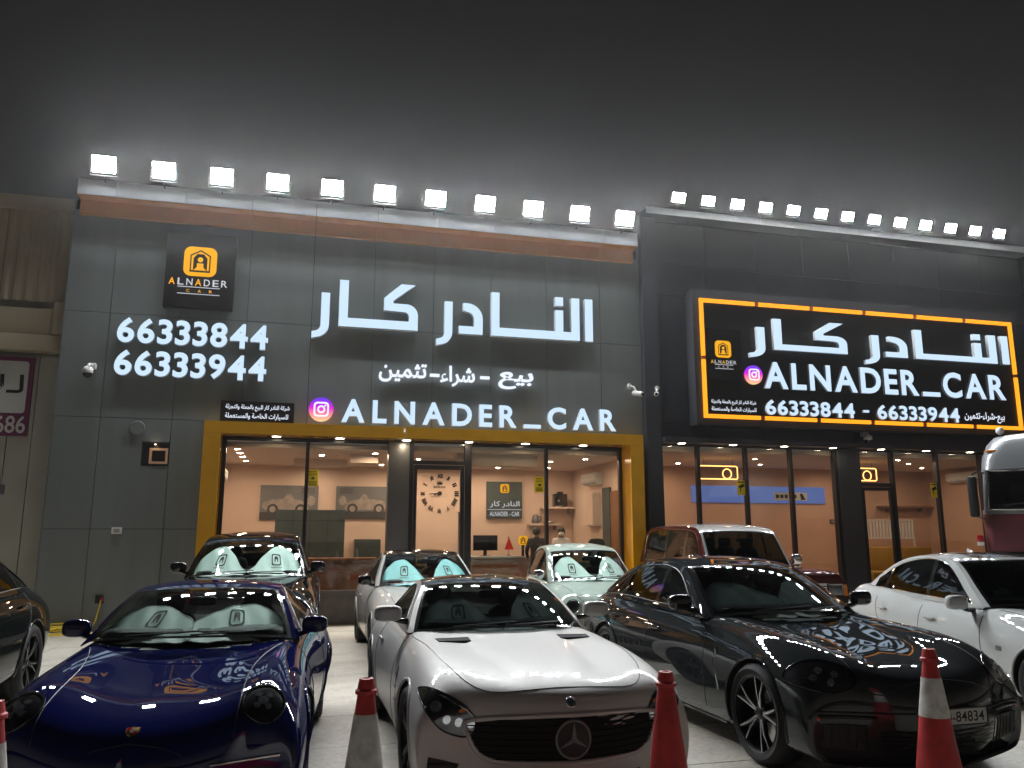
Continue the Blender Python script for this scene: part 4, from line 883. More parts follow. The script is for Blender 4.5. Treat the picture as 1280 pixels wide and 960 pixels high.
# --- long fastback saloon
SPEC['fastback'] = dict(wb=2.95, R=.365, tw=.28, rr=.285, track=.955, arch=.035, spokes=(5, .20), rows=[
    (-.86, .17, .17, .60, .17, .78, .17, .72, .13, .22), (-.94, .26, .26, .64, .26, .86, .25, .80, .13, .28), (-.96, .42, .42, .68, .42, .92, .40, .86, .14, .30), (-.94, .56, .56, .70, .57, .945, .48, .90, .15, .30), (-.86, .65, .65, .72, .68, .955, .53, .91, .15, .26), (-.68, .715, .71, .73, .765, .96, .57, .92, .15, .17),
    (-.35, .785, .775, .735, .855, .965, .61, .93, .15, .05), (.1, .86, .85, .75, .91, .97, .65, .93, .15, 0), (.5, .935, .925, .77, .945, .955, .67, .92, .16, 0), (.9, .97, .97, .79, .965, .945, .68, .91, .16, 0), (1.5, .98, .98, .80, .975, .945, .68, .91, .16, 0), (2.1, .99, .99, .81, .985, .955, .68, .91, .16, 0),
    (2.75, 1.01, 1.01, .82, 1.01, .97, .70, .92, .17, 0), (3.2, 1.01, 1.01, .80, 1.0, .965, .72, .91, .2, 0), (3.65, .98, .98, .75, .96, .94, .72, .87, .24, -.05), (4.0, .90, .90, .68, .88, .88, .68, .8, .28, -.15), (4.08, .66, .66, .64, .66, .84, .6, .76, .3, -.2), (4.0, .36, .36, .6, .36, .8, .36, .72, .32, -.2)],
    top=[(.94, .80, .945, .60, 1.0), (1.24, .735, 1.12, .95, 1.155), (1.5, .635, 1.28, 1.27, 1.31), (1.72, .60, 1.365, 1.58, 1.40), (2.1, .585, 1.39, 2.05, 1.445), (2.6, .575, 1.37, 2.6, 1.425), (3.1, .565, 1.275, 3.15, 1.335), (3.5, .57, 1.13, 3.6, 1.18), (3.85, .60, .93, 3.98, .93)],
    belt=[(.6, .80, .92), (1.2, .805, .945), (1.9, .815, .96), (2.6, .815, .985), (3.2, .795, .985), (3.85, .70, .90)], uw=2.75, ur=4.7, ub=7.0, bp=[1.95, 2.95], lo=.045, qa=.945, dlo=(.9, 3.35), seats=(1.75, 2.65), seat_h=1.12)
# --- tall sport utility
SPEC['suv'] = dict(wb=2.90, R=.385, tw=.28, rr=.285, track=.975, arch=.045, spokes=(5, .18), rows=[
    (-.82, .24, .24, .62, .24, .80, .24, .74, .2, .18), (-.90, .36, .36, .66, .36, .88, .35, .82, .2, .24), (-.92, .56, .56, .70, .56, .94, .52, .88, .2, .26), (-.91, .74, .74, .72, .73, .965, .62, .92, .21, .26), (-.85, .88, .88, .74, .86, .975, .68, .93, .21, .24), (-.68, .955, .955, .76, .935, .98, .72, .94, .22, .16),
    (-.3, 1.01, 1.01, .78, .995, .985, .76, .94, .22, .05), (.15, 1.06, 1.06, .80, 1.05, .985, .80, .94, .22, 0), (.55, 1.10, 1.10, .81, 1.085, .975, .80, .93, .22, 0), (1.0, 1.11, 1.11, .82, 1.10, .965, .80, .93, .22, 0), (1.8, 1.12, 1.12, .83, 1.12, .965, .80, .93, .22, 0), (2.5, 1.14, 1.14, .84, 1.14, .98, .82, .94, .22, 0),
    (3.1, 1.15, 1.15, .83, 1.14, .985, .84, .93, .24, 0), (3.55, 1.12, 1.12, .78, 1.10, .96, .84, .9, .28, -.04), (3.88, 1.02, 1.02, .70, 1.0, .90, .8, .84, .34, -.12), (3.96, .76, .76, .66, .76, .86, .7, .8, .36, -.16), (3.9, .42, .42, .62, .42, .82, .42, .76, .38, -.16)],
    top=[(.80, .83, 1.07, .48, 1.125), (1.02, .775, 1.26, .76, 1.29), (1.23, .70, 1.44, 1.02, 1.475), (1.42, .64, 1.565, 1.28, 1.60), (1.85, .62, 1.62, 1.8, 1.675), (2.4, .61, 1.615, 2.4, 1.67), (2.95, .60, 1.55, 2.95, 1.60), (3.35, .61, 1.37, 3.42, 1.41), (3.68, .64, 1.07, 3.8, 1.07)],
    belt=[(.5, .82, 1.05), (1.1, .825, 1.07), (1.8, .835, 1.09), (2.5, .84, 1.11), (3.1, .82, 1.11), (3.7, .72, 1.04)], uw=2.75, ur=5.2, ub=7.0, bp=[1.75, 2.75], lo=.05, qa=.95, dlo=(.8, 3.25), seats=(1.55, 2.45), seat_h=1.28)
# --- three box saloon
SPEC['saloon'] = dict(wb=2.80, R=.33, tw=.24, rr=.245, track=.89, arch=.04, spokes=(5, .16), rows=[
    (-.76, .17, .17, .55, .17, .70, .17, .65, .14, .18), (-.83, .28, .28, .60, .28, .79, .27, .74, .14, .23), (-.85, .44, .44, .63, .44, .85, .42, .80, .15, .25), (-.83, .60, .60, .66, .60, .88, .52, .84, .15, .25), (-.76, .70, .70, .68, .69, .89, .56, .85, .15, .22), (-.55, .765, .765, .69, .765, .90, .60, .86, .15, .13),
    (-.2, .82, .82, .70, .825, .905, .64, .86, .15, .04), (.25, .88, .88, .72, .885, .905, .66, .86, .16, 0), (.6, .925, .92, .74, .915, .90, .67, .86, .16, 0), (1.1, .94, .94, .75, .93, .90, .67, .86, .16, 0), (1.8, .96, .96, .76, .95, .905, .68, .86, .16, 0), (2.5, 1.0, 1.0, .77, .99, .91, .70, .86, .16, 0),
    (3.0, 1.04, 1.04, .76, 1.01, .905, .72, .85, .18, 0), (3.4, 1.05, 1.05, .72, 1.02, .88, .72, .83, .22, -.03), (3.72, 1.03, 1.03, .66, .99, .84, .7, .78, .26, -.10), (3.82, .80, .80, .62, .78, .81, .66, .75, .28, -.14), (3.80, .5, .5, .6, .5, .79, .48, .72, .3, -.15), (3.74, .34, .34, .56, .34, .76, .34, .7, .31, -.15)],
    top=[(.88, .745, .92, .55, .965), (1.14, .695, 1.09, .86, 1.115), (1.38, .61, 1.26, 1.17, 1.285), (1.58, .575, 1.365, 1.45, 1.395), (1.95, .555, 1.395, 1.9, 1.435), (2.4, .545, 1.38, 2.4, 1.42), (2.8, .54, 1.295, 2.85, 1.345), (3.15, .56, 1.14, 3.22, 1.18), (3.42, .60, .98, 3.5, .99)],
    belt=[(.55, .745, .885), (1.2, .755, .905), (1.8, .765, .925), (2.4, .765, .95), (2.9, .745, .97), (3.45, .66, .95)], uw=2.75, ur=4.8, ub=7.0, bp=[1.85, 2.75], lo=.045, qa=.945, dlo=(.8, 3.05), seats=(1.6, 2.45), seat_h=1.10)
# --- small bubble car
SPEC['bubble'] = dict(wb=2.30, R=.295, tw=.20, rr=.205, track=.80, arch=.04, spokes=(5, .2), rows=[
    (-.58, .2, .2, .48, .2, .60, .2, .55, .16, .14), (-.66, .32, .32, .53, .32, .70, .31, .64, .16, .20), (-.68, .48, .48, .56, .48, .76, .44, .70, .16, .22), (-.66, .62, .62, .58, .61, .785, .52, .73, .17, .22), (-.60, .74, .74, .60, .72, .80, .58, .75, .17, .20), (-.45, .83, .83, .61, .81, .81, .64, .77, .17, .14),
    (-.15, .91, .91, .63, .89, .815, .70, .78, .18, .05), (.2, .97, .97, .65, .945, .815, .72, .78, .18, 0), (.6, 1.0, 1.0, .67, .965, .81, .72, .78, .18, 0), (1.2, 1.0, 1.0, .69, .98, .81, .72, .78, .18, 0), (1.8, 1.0, 1.0, .69, .99, .815, .72, .78, .18, 0), (2.3, 1.0, 1.0, .67, .97, .81, .72, .77, .2, 0),
    (2.62, .98, .98, .62, .94, .78, .7, .73, .24, -.06), (2.82, .82, .82, .57, .8, .72, .64, .68, .28, -.13), (2.86, .58, .58, .54, .58, .7, .52, .64, .3, -.16), (2.8, .35, .35, .5, .35, .66, .35, .62, .31, -.16)],
    top=[(.46, .675, .945, .16, 1.0), (.68, .64, 1.10, .42, 1.13), (.88, .585, 1.27, .66, 1.30), (1.05, .56, 1.39, .90, 1.42), (1.4, .54, 1.445, 1.35, 1.49), (1.85, .525, 1.43, 1.85, 1.485), (2.2, .52, 1.35, 2.25, 1.40), (2.45, .53, 1.19, 2.52, 1.22), (2.62, .56, .96, 2.74, .97)],
    belt=[(.2, .665, .92), (.7, .675, .93), (1.2, .685, .945), (1.7, .685, .955), (2.2, .665, .95), (2.65, .60, .90)], uw=2.75, ur=5.2, ub=7.0, bp=[1.45], lo=.05, qa=.95, dlo=(.45, 2.25), seats=(1.25,), seat_h=1.12)
# --- square off-roader
SPEC['offroad'] = dict(wb=2.97, R=.385, tw=.25, rr=.22, track=.93, arch=.07, lip=.03, spokes=(6, .12), rows=[
    (-.62, .44, .44, .74, .44, .86, .44, .82, .42, .06), (-.70, .50, .50, .76, .50, .88, .49, .84, .42, .08), (-.72, .62, .62, .76, .62, .90, .60, .86, .42, .08), (-.72, .80, .80, .77, .80, .91, .70, .87, .42, .08), (-.72, 1.00, 1.00, .77, .99, .91, .80, .87, .42, .08), (-.69, 1.09, 1.09, .78, 1.07, .91, .82, .87, .42, .07), (-.58, 1.115, 1.115, .79, 1.10, .915, .84, .87, .42, .04),
    (-.2, 1.135, 1.135, .80, 1.12, .92, .86, .87, .42, 0), (.3, 1.15, 1.15, .81, 1.14, .92, .86, .87, .42, 0), (.75, 1.165, 1.165, .82, 1.15, .915, .86, .87, .42, 0), (1.5, 1.17, 1.17, .83, 1.16, .915, .86, .87, .42, 0), (2.4, 1.17, 1.17, .83, 1.16, .915, .86, .87, .42, 0), (3.1, 1.17, 1.17, .83, 1.16, .915, .86, .87, .44, 0), (3.7, 1.17, 1.17, .82, 1.16, .91, .86, .86, .48, 0), (4.0, 1.16, 1.16, .81, 1.15, .90, .86, .85, .5, -.02), (4.1, 1.0, 1.0, .79, 1.0, .88, .8, .83, .5, -.04), (4.1, .7, .7, .78, .7, .86, .66, .82, .5, -.04), (4.06, .52, .52, .76, .52, .84, .52, .8, .5, -.04)],
    top=[(.80, .775, 1.14, .70, 1.165), (.96, .76, 1.33, .87, 1.35), (1.12, .735, 1.55, 1.04, 1.58), (1.26, .715, 1.74, 1.2, 1.775), (1.6, .70, 1.80, 1.6, 1.84), (2.4, .70, 1.81, 2.4, 1.855), (3.2, .70, 1.805, 3.2, 1.85), (3.75, .70, 1.78, 3.78, 1.825), (3.98, .73, 1.62, 4.0, 1.64), (4.05, .79, 1.14, 4.06, 1.15)],
    belt=[(.7, .845, 1.12), (1.2, .85, 1.13), (2.0, .85, 1.135), (3.0, .85, 1.135), (3.6, .845, 1.135), (4.06, .82, 1.12)], uw=2.75, ur=6.6, ub=8.6, bp=[1.75, 2.65], lo=.05, hi=.06, qa=.94, dlo=(.9, 3.8), dlo_m=.08, seats=(1.6, 2.5), seat_h=1.42)

def build(kind, **kw):
    P = dict(SPEC[kind]); P.update(kw); k, zr = P.get('zk', 1.), P['rows'][8][8]
    nz = lambda r, v: v + P.get('nose', 0.) * min(1, max(0, (.5 - r[0]) / .9)) * min(1, max(0, (v - .2) / .3))
    P['rows'] = [tuple(nz(r, v * k) if i in (1, 2, 4, 6) else v for i, v in enumerate(r)) for r in P['rows']]
    xk = P.get('xk', 1.); P['rows'] = [tuple(v * xk if i in (3, 5, 7) else v for i, v in enumerate(r)) for r in P['rows']]; P['track'] = P['track'] * xk
    P['top'] = [(a, b * xk, c * k, d, e * k) for a, b, c, d, e in P['top']]; P['belt'] = [(a, b * xk, c * k) for a, b, c in P['belt']]; P['seat_h'] *= k
    return Car(P)
BUTTERFLY = [[(sg * x, w) for x, w in ((.025, .05), (.45, .0), (.87, .04), (.92, .38), (.80, .74), (.54, .88), (.30, .62), (.11, .28))] for sg in (-1, 1)]
BUTTERFLY_LOW = [[(sg * x, w) for x, w in ((.008, .05), (.45, .04), (.92, .06), (.93, .46), (.74, .76), (.42, .74), (.16, .54), (.008, .40))] for sg in (-1, 1)]

# --- blue coupe in the front row
def d911(c):
    fn = c.sl(-.60, .715, .75)
    headlight(c, fn, ell(.665, .0, .118, .142, 12), [(.635, .045, .02), (.695, .045, .02), (.635, -.04, .02), (.695, -.04, .02), (.665, .0, .03)], rim=M['lamp_house'], rr=.010, m=M['lamp_house'])
    crest(c, c.sl(-.86, .6, .9), 0, .03, .034)
    c.hoodline([(0, -.92), (.30, -.92), (.50, -.90), (.54, -.80), (.53, -.5), (.52, 0), (.60, .35), (.66, .55)])
    c.doors([[(.62, .25), (.60, .5), (.64, .75), (.70, .9)], [(1.75, .25), (1.85, .5), (1.86, .75), (1.80, .93)], [(.62, .25), (1.0, .23), (1.4, .23), (1.75, .25)]], 0, 0)
    c.handle(1.60, .80)
    c.mirror(.92, 1.02, .77, c.P['paint'], (.10, .06, .065), .02)
    grille(c, c.front, [(-.74, .30), (-.45, .28), (-.40, .36), (-.46, .40), (-.74, .40)], 0, 4); grille(c, c.front, [(.74, .30), (.45, .28), (.40, .36), (.46, .40), (.74, .40)], 0, 4); grille(c, c.front, [(-.36, .22), (.36, .22), (.33, .34), (-.33, .34)], 0, 4)
    for sg in (-1, 1): MB().tube([c.front(sg * x, .455, .006) for x in np.linspace(.42, .78, 10)], .009, n=6).build('light_bar', M['lamp_lens'], c.root, 60)
    c.plate(.42, text='84834')
    c.patch('tail_light', c.back, [(-.78, .74), (.78, .74), (.78, .80), (-.78, .80)], M['red_lens'])
P911 = paint('deep_blue_paint', (.005, .008, .065), 0., .5, 1.)
c911 = build('coupe911', name='parked_car', loc=(-.78, 5.95), rot=-4, zk=1.035, nose=.02, label='deep blue low coupe with round headlights in the front row', paint=P911, glass=G_mid, sglass=G_side, extra=[d911])
c911.sunshade('pale sunshade sagging behind the windshield of the deep blue coupe', M['shade'], BUTTERFLY_LOW, -.07, True)

# --- matte silver white grand tourer
def dgt(c):
    hl = [(.865, .185), (.83, .19), (.72, .085), (.62, -.01), (.565, -.10), (.59, -.165), (.67, -.16), (.78, -.10), (.855, .02)]
    fn = c.sl(-.66, .665, .45)
    headlight(c, fn, hl, [(.73, -.065, .024), (.66, -.09, .024), (.59, -.11, .022), (.79, .02, .034)], rim=M['rubber'], rr=.005, drl=[(.84, .16), (.73, .065), (.61, -.03), (.55, -.10)])
    for sg in (-1, 1): c.patch('indicator', fn, ell(sg * .63, -.03, .03, .012, 10), M['amber_lens'], .009)
    grille(c, c.front, [(-.58, .60), (0, .63), (.58, .60), (.61, .52), (.52, .39), (.30, .36), (-.30, .36), (-.52, .39), (-.61, .52)], 0, 7, rim=c.P['paint'], rr=.016, m=M['liner'], sr=.0035, slat=M['liner'])
    star(c, 0, .495, .105, fn=c.front, m=M['star_grey'])
    o = c.patch('badge', c.sl(-.90, .725, .5), ell(0, -.01, .03, .03, 16), M['silver'], .006, rim=M['chrome'], rim_r=.005)
    for sg in (-1, 1):
        grille(c, c.front, mir([(.66, .34), (.84, .38), (.86, .22), (.68, .18)], sg), 0, 3)
        c.patch('bonnet_vent', c.top, [(sg * .36, .42), (sg * .60, .44), (sg * .61, .56), (sg * .36, .54)], M['liner'], .006, skirt=.02)
        grille(c, lambda y, z, off=.004, sg=sg: c.side(sg, y, z, off), [(.46, .45), (.58, .46), (.66, .74), (.55, .72)], 0, 3, rim=None)
    grille(c, c.front, [(-.55, .19), (.55, .19), (.5, .26), (-.5, .26)], 0, 2)
    c.hoodline([(0, -.775), (.36, -.765), (.53, -.70), (.64, -.48), (.70, 0), (.70, .40), (.74, .75), (.74, .9)])
    c.doors([[(.95, .25), (.93, .5), (.93, .75), (.96, .9)], [(2.05, .25), (2.15, .5), (2.15, .75), (2.12, .93)], [(.95, .25), (1.3, .23), (1.7, .23), (2.05, .25)]], 0, 0)
    c.handle(1.95, .78); c.mirror(1.15, 1.07, .80, c.P['paint'], (.115, .07, .065), .05)
    c.patch('tail_light', c.back, [(.45, .74), (.78, .72), (.76, .78), (.45, .79)], M['red_lens']); c.patch('tail_light', c.back, [(-.45, .74), (-.78, .72), (-.76, .78), (-.45, .79)], M['red_lens'])
PGT = mat('satin_silver_white', (.52, .505, .49), .45, .12, coat=.40, coat_r=.08, spec=.12)
cgt = build('gt', name='parked_car', loc=(1.66, 5.85), rot=0, zk=1.04, nose=.05, xk=.955, dome=[(-.80, 1.0, .20, .46, .016, .07)], label='satin silver white grand tourer with black roof and oval star grille in front row', paint=PGT, roof=M['black_gloss'], glass=G_smoke, sglass=G_side, extra=[dgt], face=M['dark_alloy'], wside=M['black_plastic'])
cgt.sunshade('dim folded sunshade behind the windshield of the silver white grand tourer', M['shade'], BUTTERFLY, -.08)

# --- dark grey fastback
def dfb(c):
    fn = c.sl(-.62, .735, .75)
    headlight(c, fn, [(.93, .13), (.86, .17), (.74, .13), (.62, .03), (.575, -.07), (.62, -.13), (.76, -.12), (.90, -.04)], [(.78, .04, .026), (.70, -.02, .026), (.83, .0, .024), (.74, -.065, .024)], rim=M['black_gloss'], rr=.006)
    c.hoodline([(0, -.86), (.34, -.86), (.54, -.82), (.58, -.66), (.56, -.3), (.58, .1), (.64, .45), (.68, .75)])
    grille(c, c.front, [(-.46, .24), (.46, .24), (.50, .40), (-.50, .40)], 0, 5); 
    for sg in (-1, 1):
        grille(c, c.front, mir([(.52, .24), (.84, .27), (.86, .42), (.55, .42)], sg), 6, 0)
        MB().tube([c.front(sg * x, .47, .006) for x in np.linspace(.50, .86, 10)], .012, n=6).build('light_bar', M['black_gloss'], c.root, 60)
        c.patch('side_marker', c.front, ell(sg * .86, .455, .012, .012, 10), M['red_lens'], .006)
        c.patch('fender_vent', lambda y, z, off=.004, sg=sg: c.side(sg, y, z, off), [(.50, .45), (.56, .45), (.62, .78), (.56, .78)], M['black_gloss'], .002)
    MB().tube([c.front(x, .50, .005) for x in np.linspace(-.86, .86, 30)], .006, n=6).build('bumper_line', M['rubber'], c.root, 60)
    c.plate(.48, text='60-84834', w=.44, h=.115, x=.07)
    c.doors([[(.78, .28), (.76, .5), (.78, .78), (.84, .94)], [(1.92, .27), (1.93, .5), (1.93, .75), (1.95, .96)], [(2.62, .50), (2.85, .62), (2.98, .8), (3.0, .98)], [(.78, .28), (1.2, .26), (1.9, .26), (2.5, .27), (2.62, .50)]], 0, 0)
    c.handle(1.72, .82); c.handle(2.74, .85); c.mirror(1.10, 1.11, .86, M['black_gloss'], (.11, .065, .07), .08)
    for sg in (-1, 1): MB().tube([c.side(sg, y, .20, .004) for y in np.linspace(.5, 2.45, 20)], .014, n=6).build('side_skirt', M['black_gloss'], c.root, 60)
    c.patch('tail_light', c.back, [(-.8, .80), (.8, .80), (.8, .86), (-.8, .86)], M['red_lens'])
PFB = paint('dark_grey_metallic', (.022, .025, .027), .0, .4, 1.)
cfb = build('fastback', name='parked_car', loc=(4.38, 5.90), rot=1.5, zk=1.04, nose=.05, dome=[(-.85, .9, .36, .52, -.012, .08)], label='dark grey metallic fastback with number plate 60-84834 in the front row', paint=PFB, glass=G_smoke, sglass=G_dark, extra=[dfb], trim=M['rubber'])
cfb.sunshade('pale sunshade slumped low behind the windshield of the dark grey fastback', M['shade'], BUTTERFLY_LOW, -.09, False)

# --- black sport utility behind the blue coupe
def dsuv(c):
    fn = c.sl(-.72, .84, .6)
    headlight(c, fn, [(.95, .10), (.80, .14), (.62, .08), (.58, -.02), (.66, -.09), (.84, -.08), (.94, 0)], [(.84, .02, .03), (.74, .01, .03), (.66, .0, .026)], rim=M['rubber'])
    grille(c, c.front, [(-.46, .40), (.46, .40), (.52, .70), (-.52, .70)], 14, 0, rim=M['black_gloss'], slat=M['black_gloss'])
    for sg in (-1, 1): grille(c, c.front, mir([(.58, .38), (.86, .40), (.88, .56), (.62, .54)], sg), 0, 3)
    c.hoodline([(0, -.84), (.40, -.83), (.60, -.76), (.66, -.5), (.66, 0), (.70, .3), (.74, .5), (.75, .62)])
    c.doors([[(.72, .36), (.70, .6), (.72, .9), (.78, 1.05)], [(1.74, .34), (1.76, .6), (1.76, .9), (1.76, 1.08)], [(2.52, .60), (2.7, .8), (2.82, .95), (2.84, 1.1)], [(.72, .36), (1.2, .33), (2.0, .33), (2.4, .36), (2.52, .60)]], 0, 0)
    c.handle(1.52, .96); c.handle(2.55, .98); c.mirror(1.0, 1.27, .84, M['black_gloss'], (.11, .07, .075), .06); c.plate(.36)
    c.patch('tail_light', c.back, [(-.82, .88), (.82, .88), (.82, .96), (-.82, .96)], M['red_lens'])
PBK = paint('black_paint', (.006, .006, .007), 0, .5, 1.)
csuv = build('suv', name='parked_car', loc=(-.70, 11.35), rot=-2, zk=1.06, label='black sport utility car with bright butterfly sunshade behind the deep blue coupe', paint=PBK, glass=G_clear, sglass=G_dark, extra=[dsuv])
csuv.sunshade('pale butterfly sunshade in the black sport utility car', M['shade'], BUTTERFLY, -.05)
P2 = paint('black_green_paint', (.007, .009, .009), 0, .5, 1.)
cl = build('suv', name='parked_car', loc=(-3.66, 7.1), rot=0, zk=1.0, label='black car cut off by the left edge beside the deep blue coupe', paint=P2, glass=G_dark, sglass=G_dark, extra=[dsuv], trim=M['chrome'],
      top=[(x[0], x[1], 1.085 + (x[2] - 1.085) * .86, x[3], 1.085 + (x[4] - 1.085) * .86) for x in SPEC['suv']['top'][:5]] + [(2.4, .60, 1.52, 2.4, 1.57), (2.95, .60, 1.40, 2.95, 1.45), (3.35, .61, 1.24, 3.42, 1.27), (3.68, .64, 1.06, 3.8, 1.06)])

# --- white coupe behind the grand tourer
def dcoupe(c):
    fn = c.sl(-.60, .655, .7)
    headlight(c, fn, [(.84, .12), (.74, .14), (.60, .04), (.52, -.06), (.58, -.10), (.72, -.09), (.83, -.02)], [(.74, .03, .026), (.65, -.02, .024)], rim=M['rubber'])
    grille(c, c.front, [(-.42, .52), (0, .56), (.42, .52), (.46, .42), (.36, .31), (-.36, .31), (-.46, .42)], 12, 0, slat=M['silver'], rim=M['silver'], rr=.007); star(c, 0, .44, .075, fn=c.front)
    for sg in (-1, 1): grille(c, c.front, mir([(.50, .22), (.76, .25), (.77, .38), (.56, .36)], sg), 0, 3)
    c.hoodline([(0, -.77), (.40, -.76), (.56, -.70), (.62, -.4), (.62, 0), (.66, .3), (.69, .6), (.69, .75)])
    c.doors([[(.80, .27), (.78, .5), (.80, .75), (.84, .9)], [(2.12, .27), (2.20, .5), (2.20, .75), (2.16, .93)], [(.80, .27), (1.2, .25), (1.7, .25), (2.12, .27)]], 0, 0)
    c.handle(1.95, .80); c.mirror(1.0, 1.07, .80, M['black_gloss'], (.10, .06, .07), .06); c.plate(.30)
    c.patch('tail_light', c.back, [(.45, .78), (.74, .76), (.74, .88), (.45, .86)], M['red_lens']); c.patch('tail_light', c.back, [(-.45, .78), (-.74, .76), (-.74, .88), (-.45, .86)], M['red_lens'])
PWH = paint('pearl_white_paint', (.50, .49, .46), 0, .4, 1.)
cw = build('saloon', name='parked_car', loc=(1.86, 11.3), rot=0, zk=1.075, label='pearl white coupe with black roof and teal sunshade behind the silver white grand tourer', paint=PWH, roof=M['black_gloss'], glass=G_clear, sglass=G_side, extra=[dcoupe], bp=[2.1], face=M['dark_alloy'],
      top=[(.88, .745, .92, .55, .965), (1.14, .695, 1.09, .86, 1.115), (1.38, .61, 1.25, 1.17, 1.275), (1.58, .575, 1.345, 1.45, 1.375), (1.95, .555, 1.365, 1.9, 1.405), (2.35, .545, 1.33, 2.35, 1.375), (2.75, .54, 1.225, 2.8, 1.275), (3.15, .56, 1.08, 3.22, 1.12), (3.48, .60, .97, 3.56, .985)])
cw.sunshade('teal butterfly sunshade in the pearl white coupe', M['shade_teal'], BUTTERFLY, -.05)

# --- pale green bubble car
def dbub(c):
    fn = c.sl(-.46, .72, .55)
    for sg in (-1, 1):
        o = c.patch('headlight', fn, ell(sg * .56, .0, .085, .095, 20), M['lamp_lens'], .012, rim=M['chrome'], rim_r=.012); c.patch('lamp_lens', fn, ell(sg * .56, .0, .05, .055, 16), M['lamp_house'], .018, o, rings=3, skirt=.01)
        c.patch('fog_light', c.front, ell(sg * .53, .52, .05, .05, 16), M['lamp_lens'], .008, rim=M['chrome'], rim_r=.006)
    MB().tube([c.front(x, .66, .008) for x in np.linspace(-.34, .34, 20)], .012, n=6).build('chrome_whisker', M['chrome'], c.root, 60)
    c.patch('badge', c.front, ell(0, .68, .05, .05, 16), M['red_lens'], .012, rim=M['chrome'], rim_r=.006)
    grille(c, c.front, [(-.40, .30), (.40, .30), (.36, .40), (-.36, .40)], 0, 3)
    c.hoodline([(0, -.60), (.30, -.59), (.42, -.52), (.50, -.3), (.54, -.05), (.60, .15), (.63, .28), (.64, .36)])
    c.doors([[(.42, .30), (.38, .5), (.38, .75), (.44, .92)], [(1.42, .30), (1.50, .5), (1.52, .75), (1.48, .95)], [(.42, .30), (.7, .27), (1.1, .27), (1.42, .30)]], 0, 0)
    c.handle(1.32, .82, M['chrome']); c.mirror(.66, 1.12, .72, M['chrome'], (.085, .06, .07), .06); c.plate(.46)
    c.patch('tail_light', c.back, [(.56, .62), (.66, .62), (.66, .82), (.56, .82)], M['red_lens']); c.patch('tail_light', c.back, [(-.56, .62), (-.66, .62), (-.66, .82), (-.56, .82)], M['red_lens'])
PGR = paint('pale_green_paint', (.37, .455, .40), 0, .4, 1.)
cb = build('bubble', name='parked_car', loc=(4.35, 11.55), rot=-4, zk=1.07, label='small pale green bubble car with round headlights behind the dark grey fastback', paint=PGR, glass=G_clear, sglass=G_side, extra=[dbub])
cb.sunshade('white butterfly sunshade in the small pale green car', M['shade'], BUTTERFLY, -.05)

# --- dark red off-roader
def doff(c):
    for sg in (-1, 1): c.patch('headlight', c.front, rrect(*sorted((sg * .52, sg * .78)), .80, .96, .02, 3), M['lamp_lens'], .01, rim=M['chrome'], rim_r=.008); c.patch('indicator', c.front, rrect(*sorted((sg * .80, sg * .88)), .78, .95, .01, 2), M['amber_lens'], .008)
    grille(c, c.front, rrect(-.48, .48, .80, .97, .02, 3), 0, 5, rim=M['chrome'], slat=M['chrome'])
    box('bumper', M['chrome'], c.root, -.88, .88, -.86, -.70, .50, .68, bev=.03)
    c.hoodline([(0, -.69), (.5, -.68), (.74, -.66), (.76, -.4), (.77, 0), (.77, .3), (.77, .6), (.77, .8)])
    c.doors([[(.84, .50), (.82, .7), (.82, .9), (.84, 1.1)], [(1.75, .50), (1.75, .7), (1.75, .9), (1.75, 1.12)], [(2.5, .80), (2.6, .9), (2.65, 1.0), (2.65, 1.12)]], 0, 0)
    c.handle(1.55, 1.02, M['chrome']); c.handle(2.45, 1.02, M['chrome']); c.mirror(.98, 1.30, .88, M['chrome'], (.10, .05, .09), .1); c.plate(.72)
    c.patch('tail_light', c.back, [(.70, .70), (.84, .70), (.84, 1.0), (.70, 1.0)], M['red_lens']); c.patch('tail_light', c.back, [(-.70, .70), (-.84, .70), (-.84, 1.0), (-.70, 1.0)], M['red_lens'])
    MB().lathe([(.10, -.11), (.30, -.11), (.36, -.07), (.37, 0), (.36, .07), (.30, .11), (.10, .11)], 32, (0, 4.24, .95), 'y').build('spare_wheel', M['tyre'], c.root, 50)
PRD = paint('dark_red_paint', (.050, .008, .008), .0, .4, 1.)
PSV = paint('silver_paint', (.26, .26, .255), .2, .4, 1.)
co = build('offroad', name='parked_car', loc=(7.55, 12.05), rot=-3, zk=1.045, label='dark red square off-roader with silver pillars by the black showroom', paint=PRD, roof=PSV, pillar=PSV, sidem=PRD, rear=PRD, glass=G_dim, sglass=G_side, extra=[doff], trim=M['chrome'])

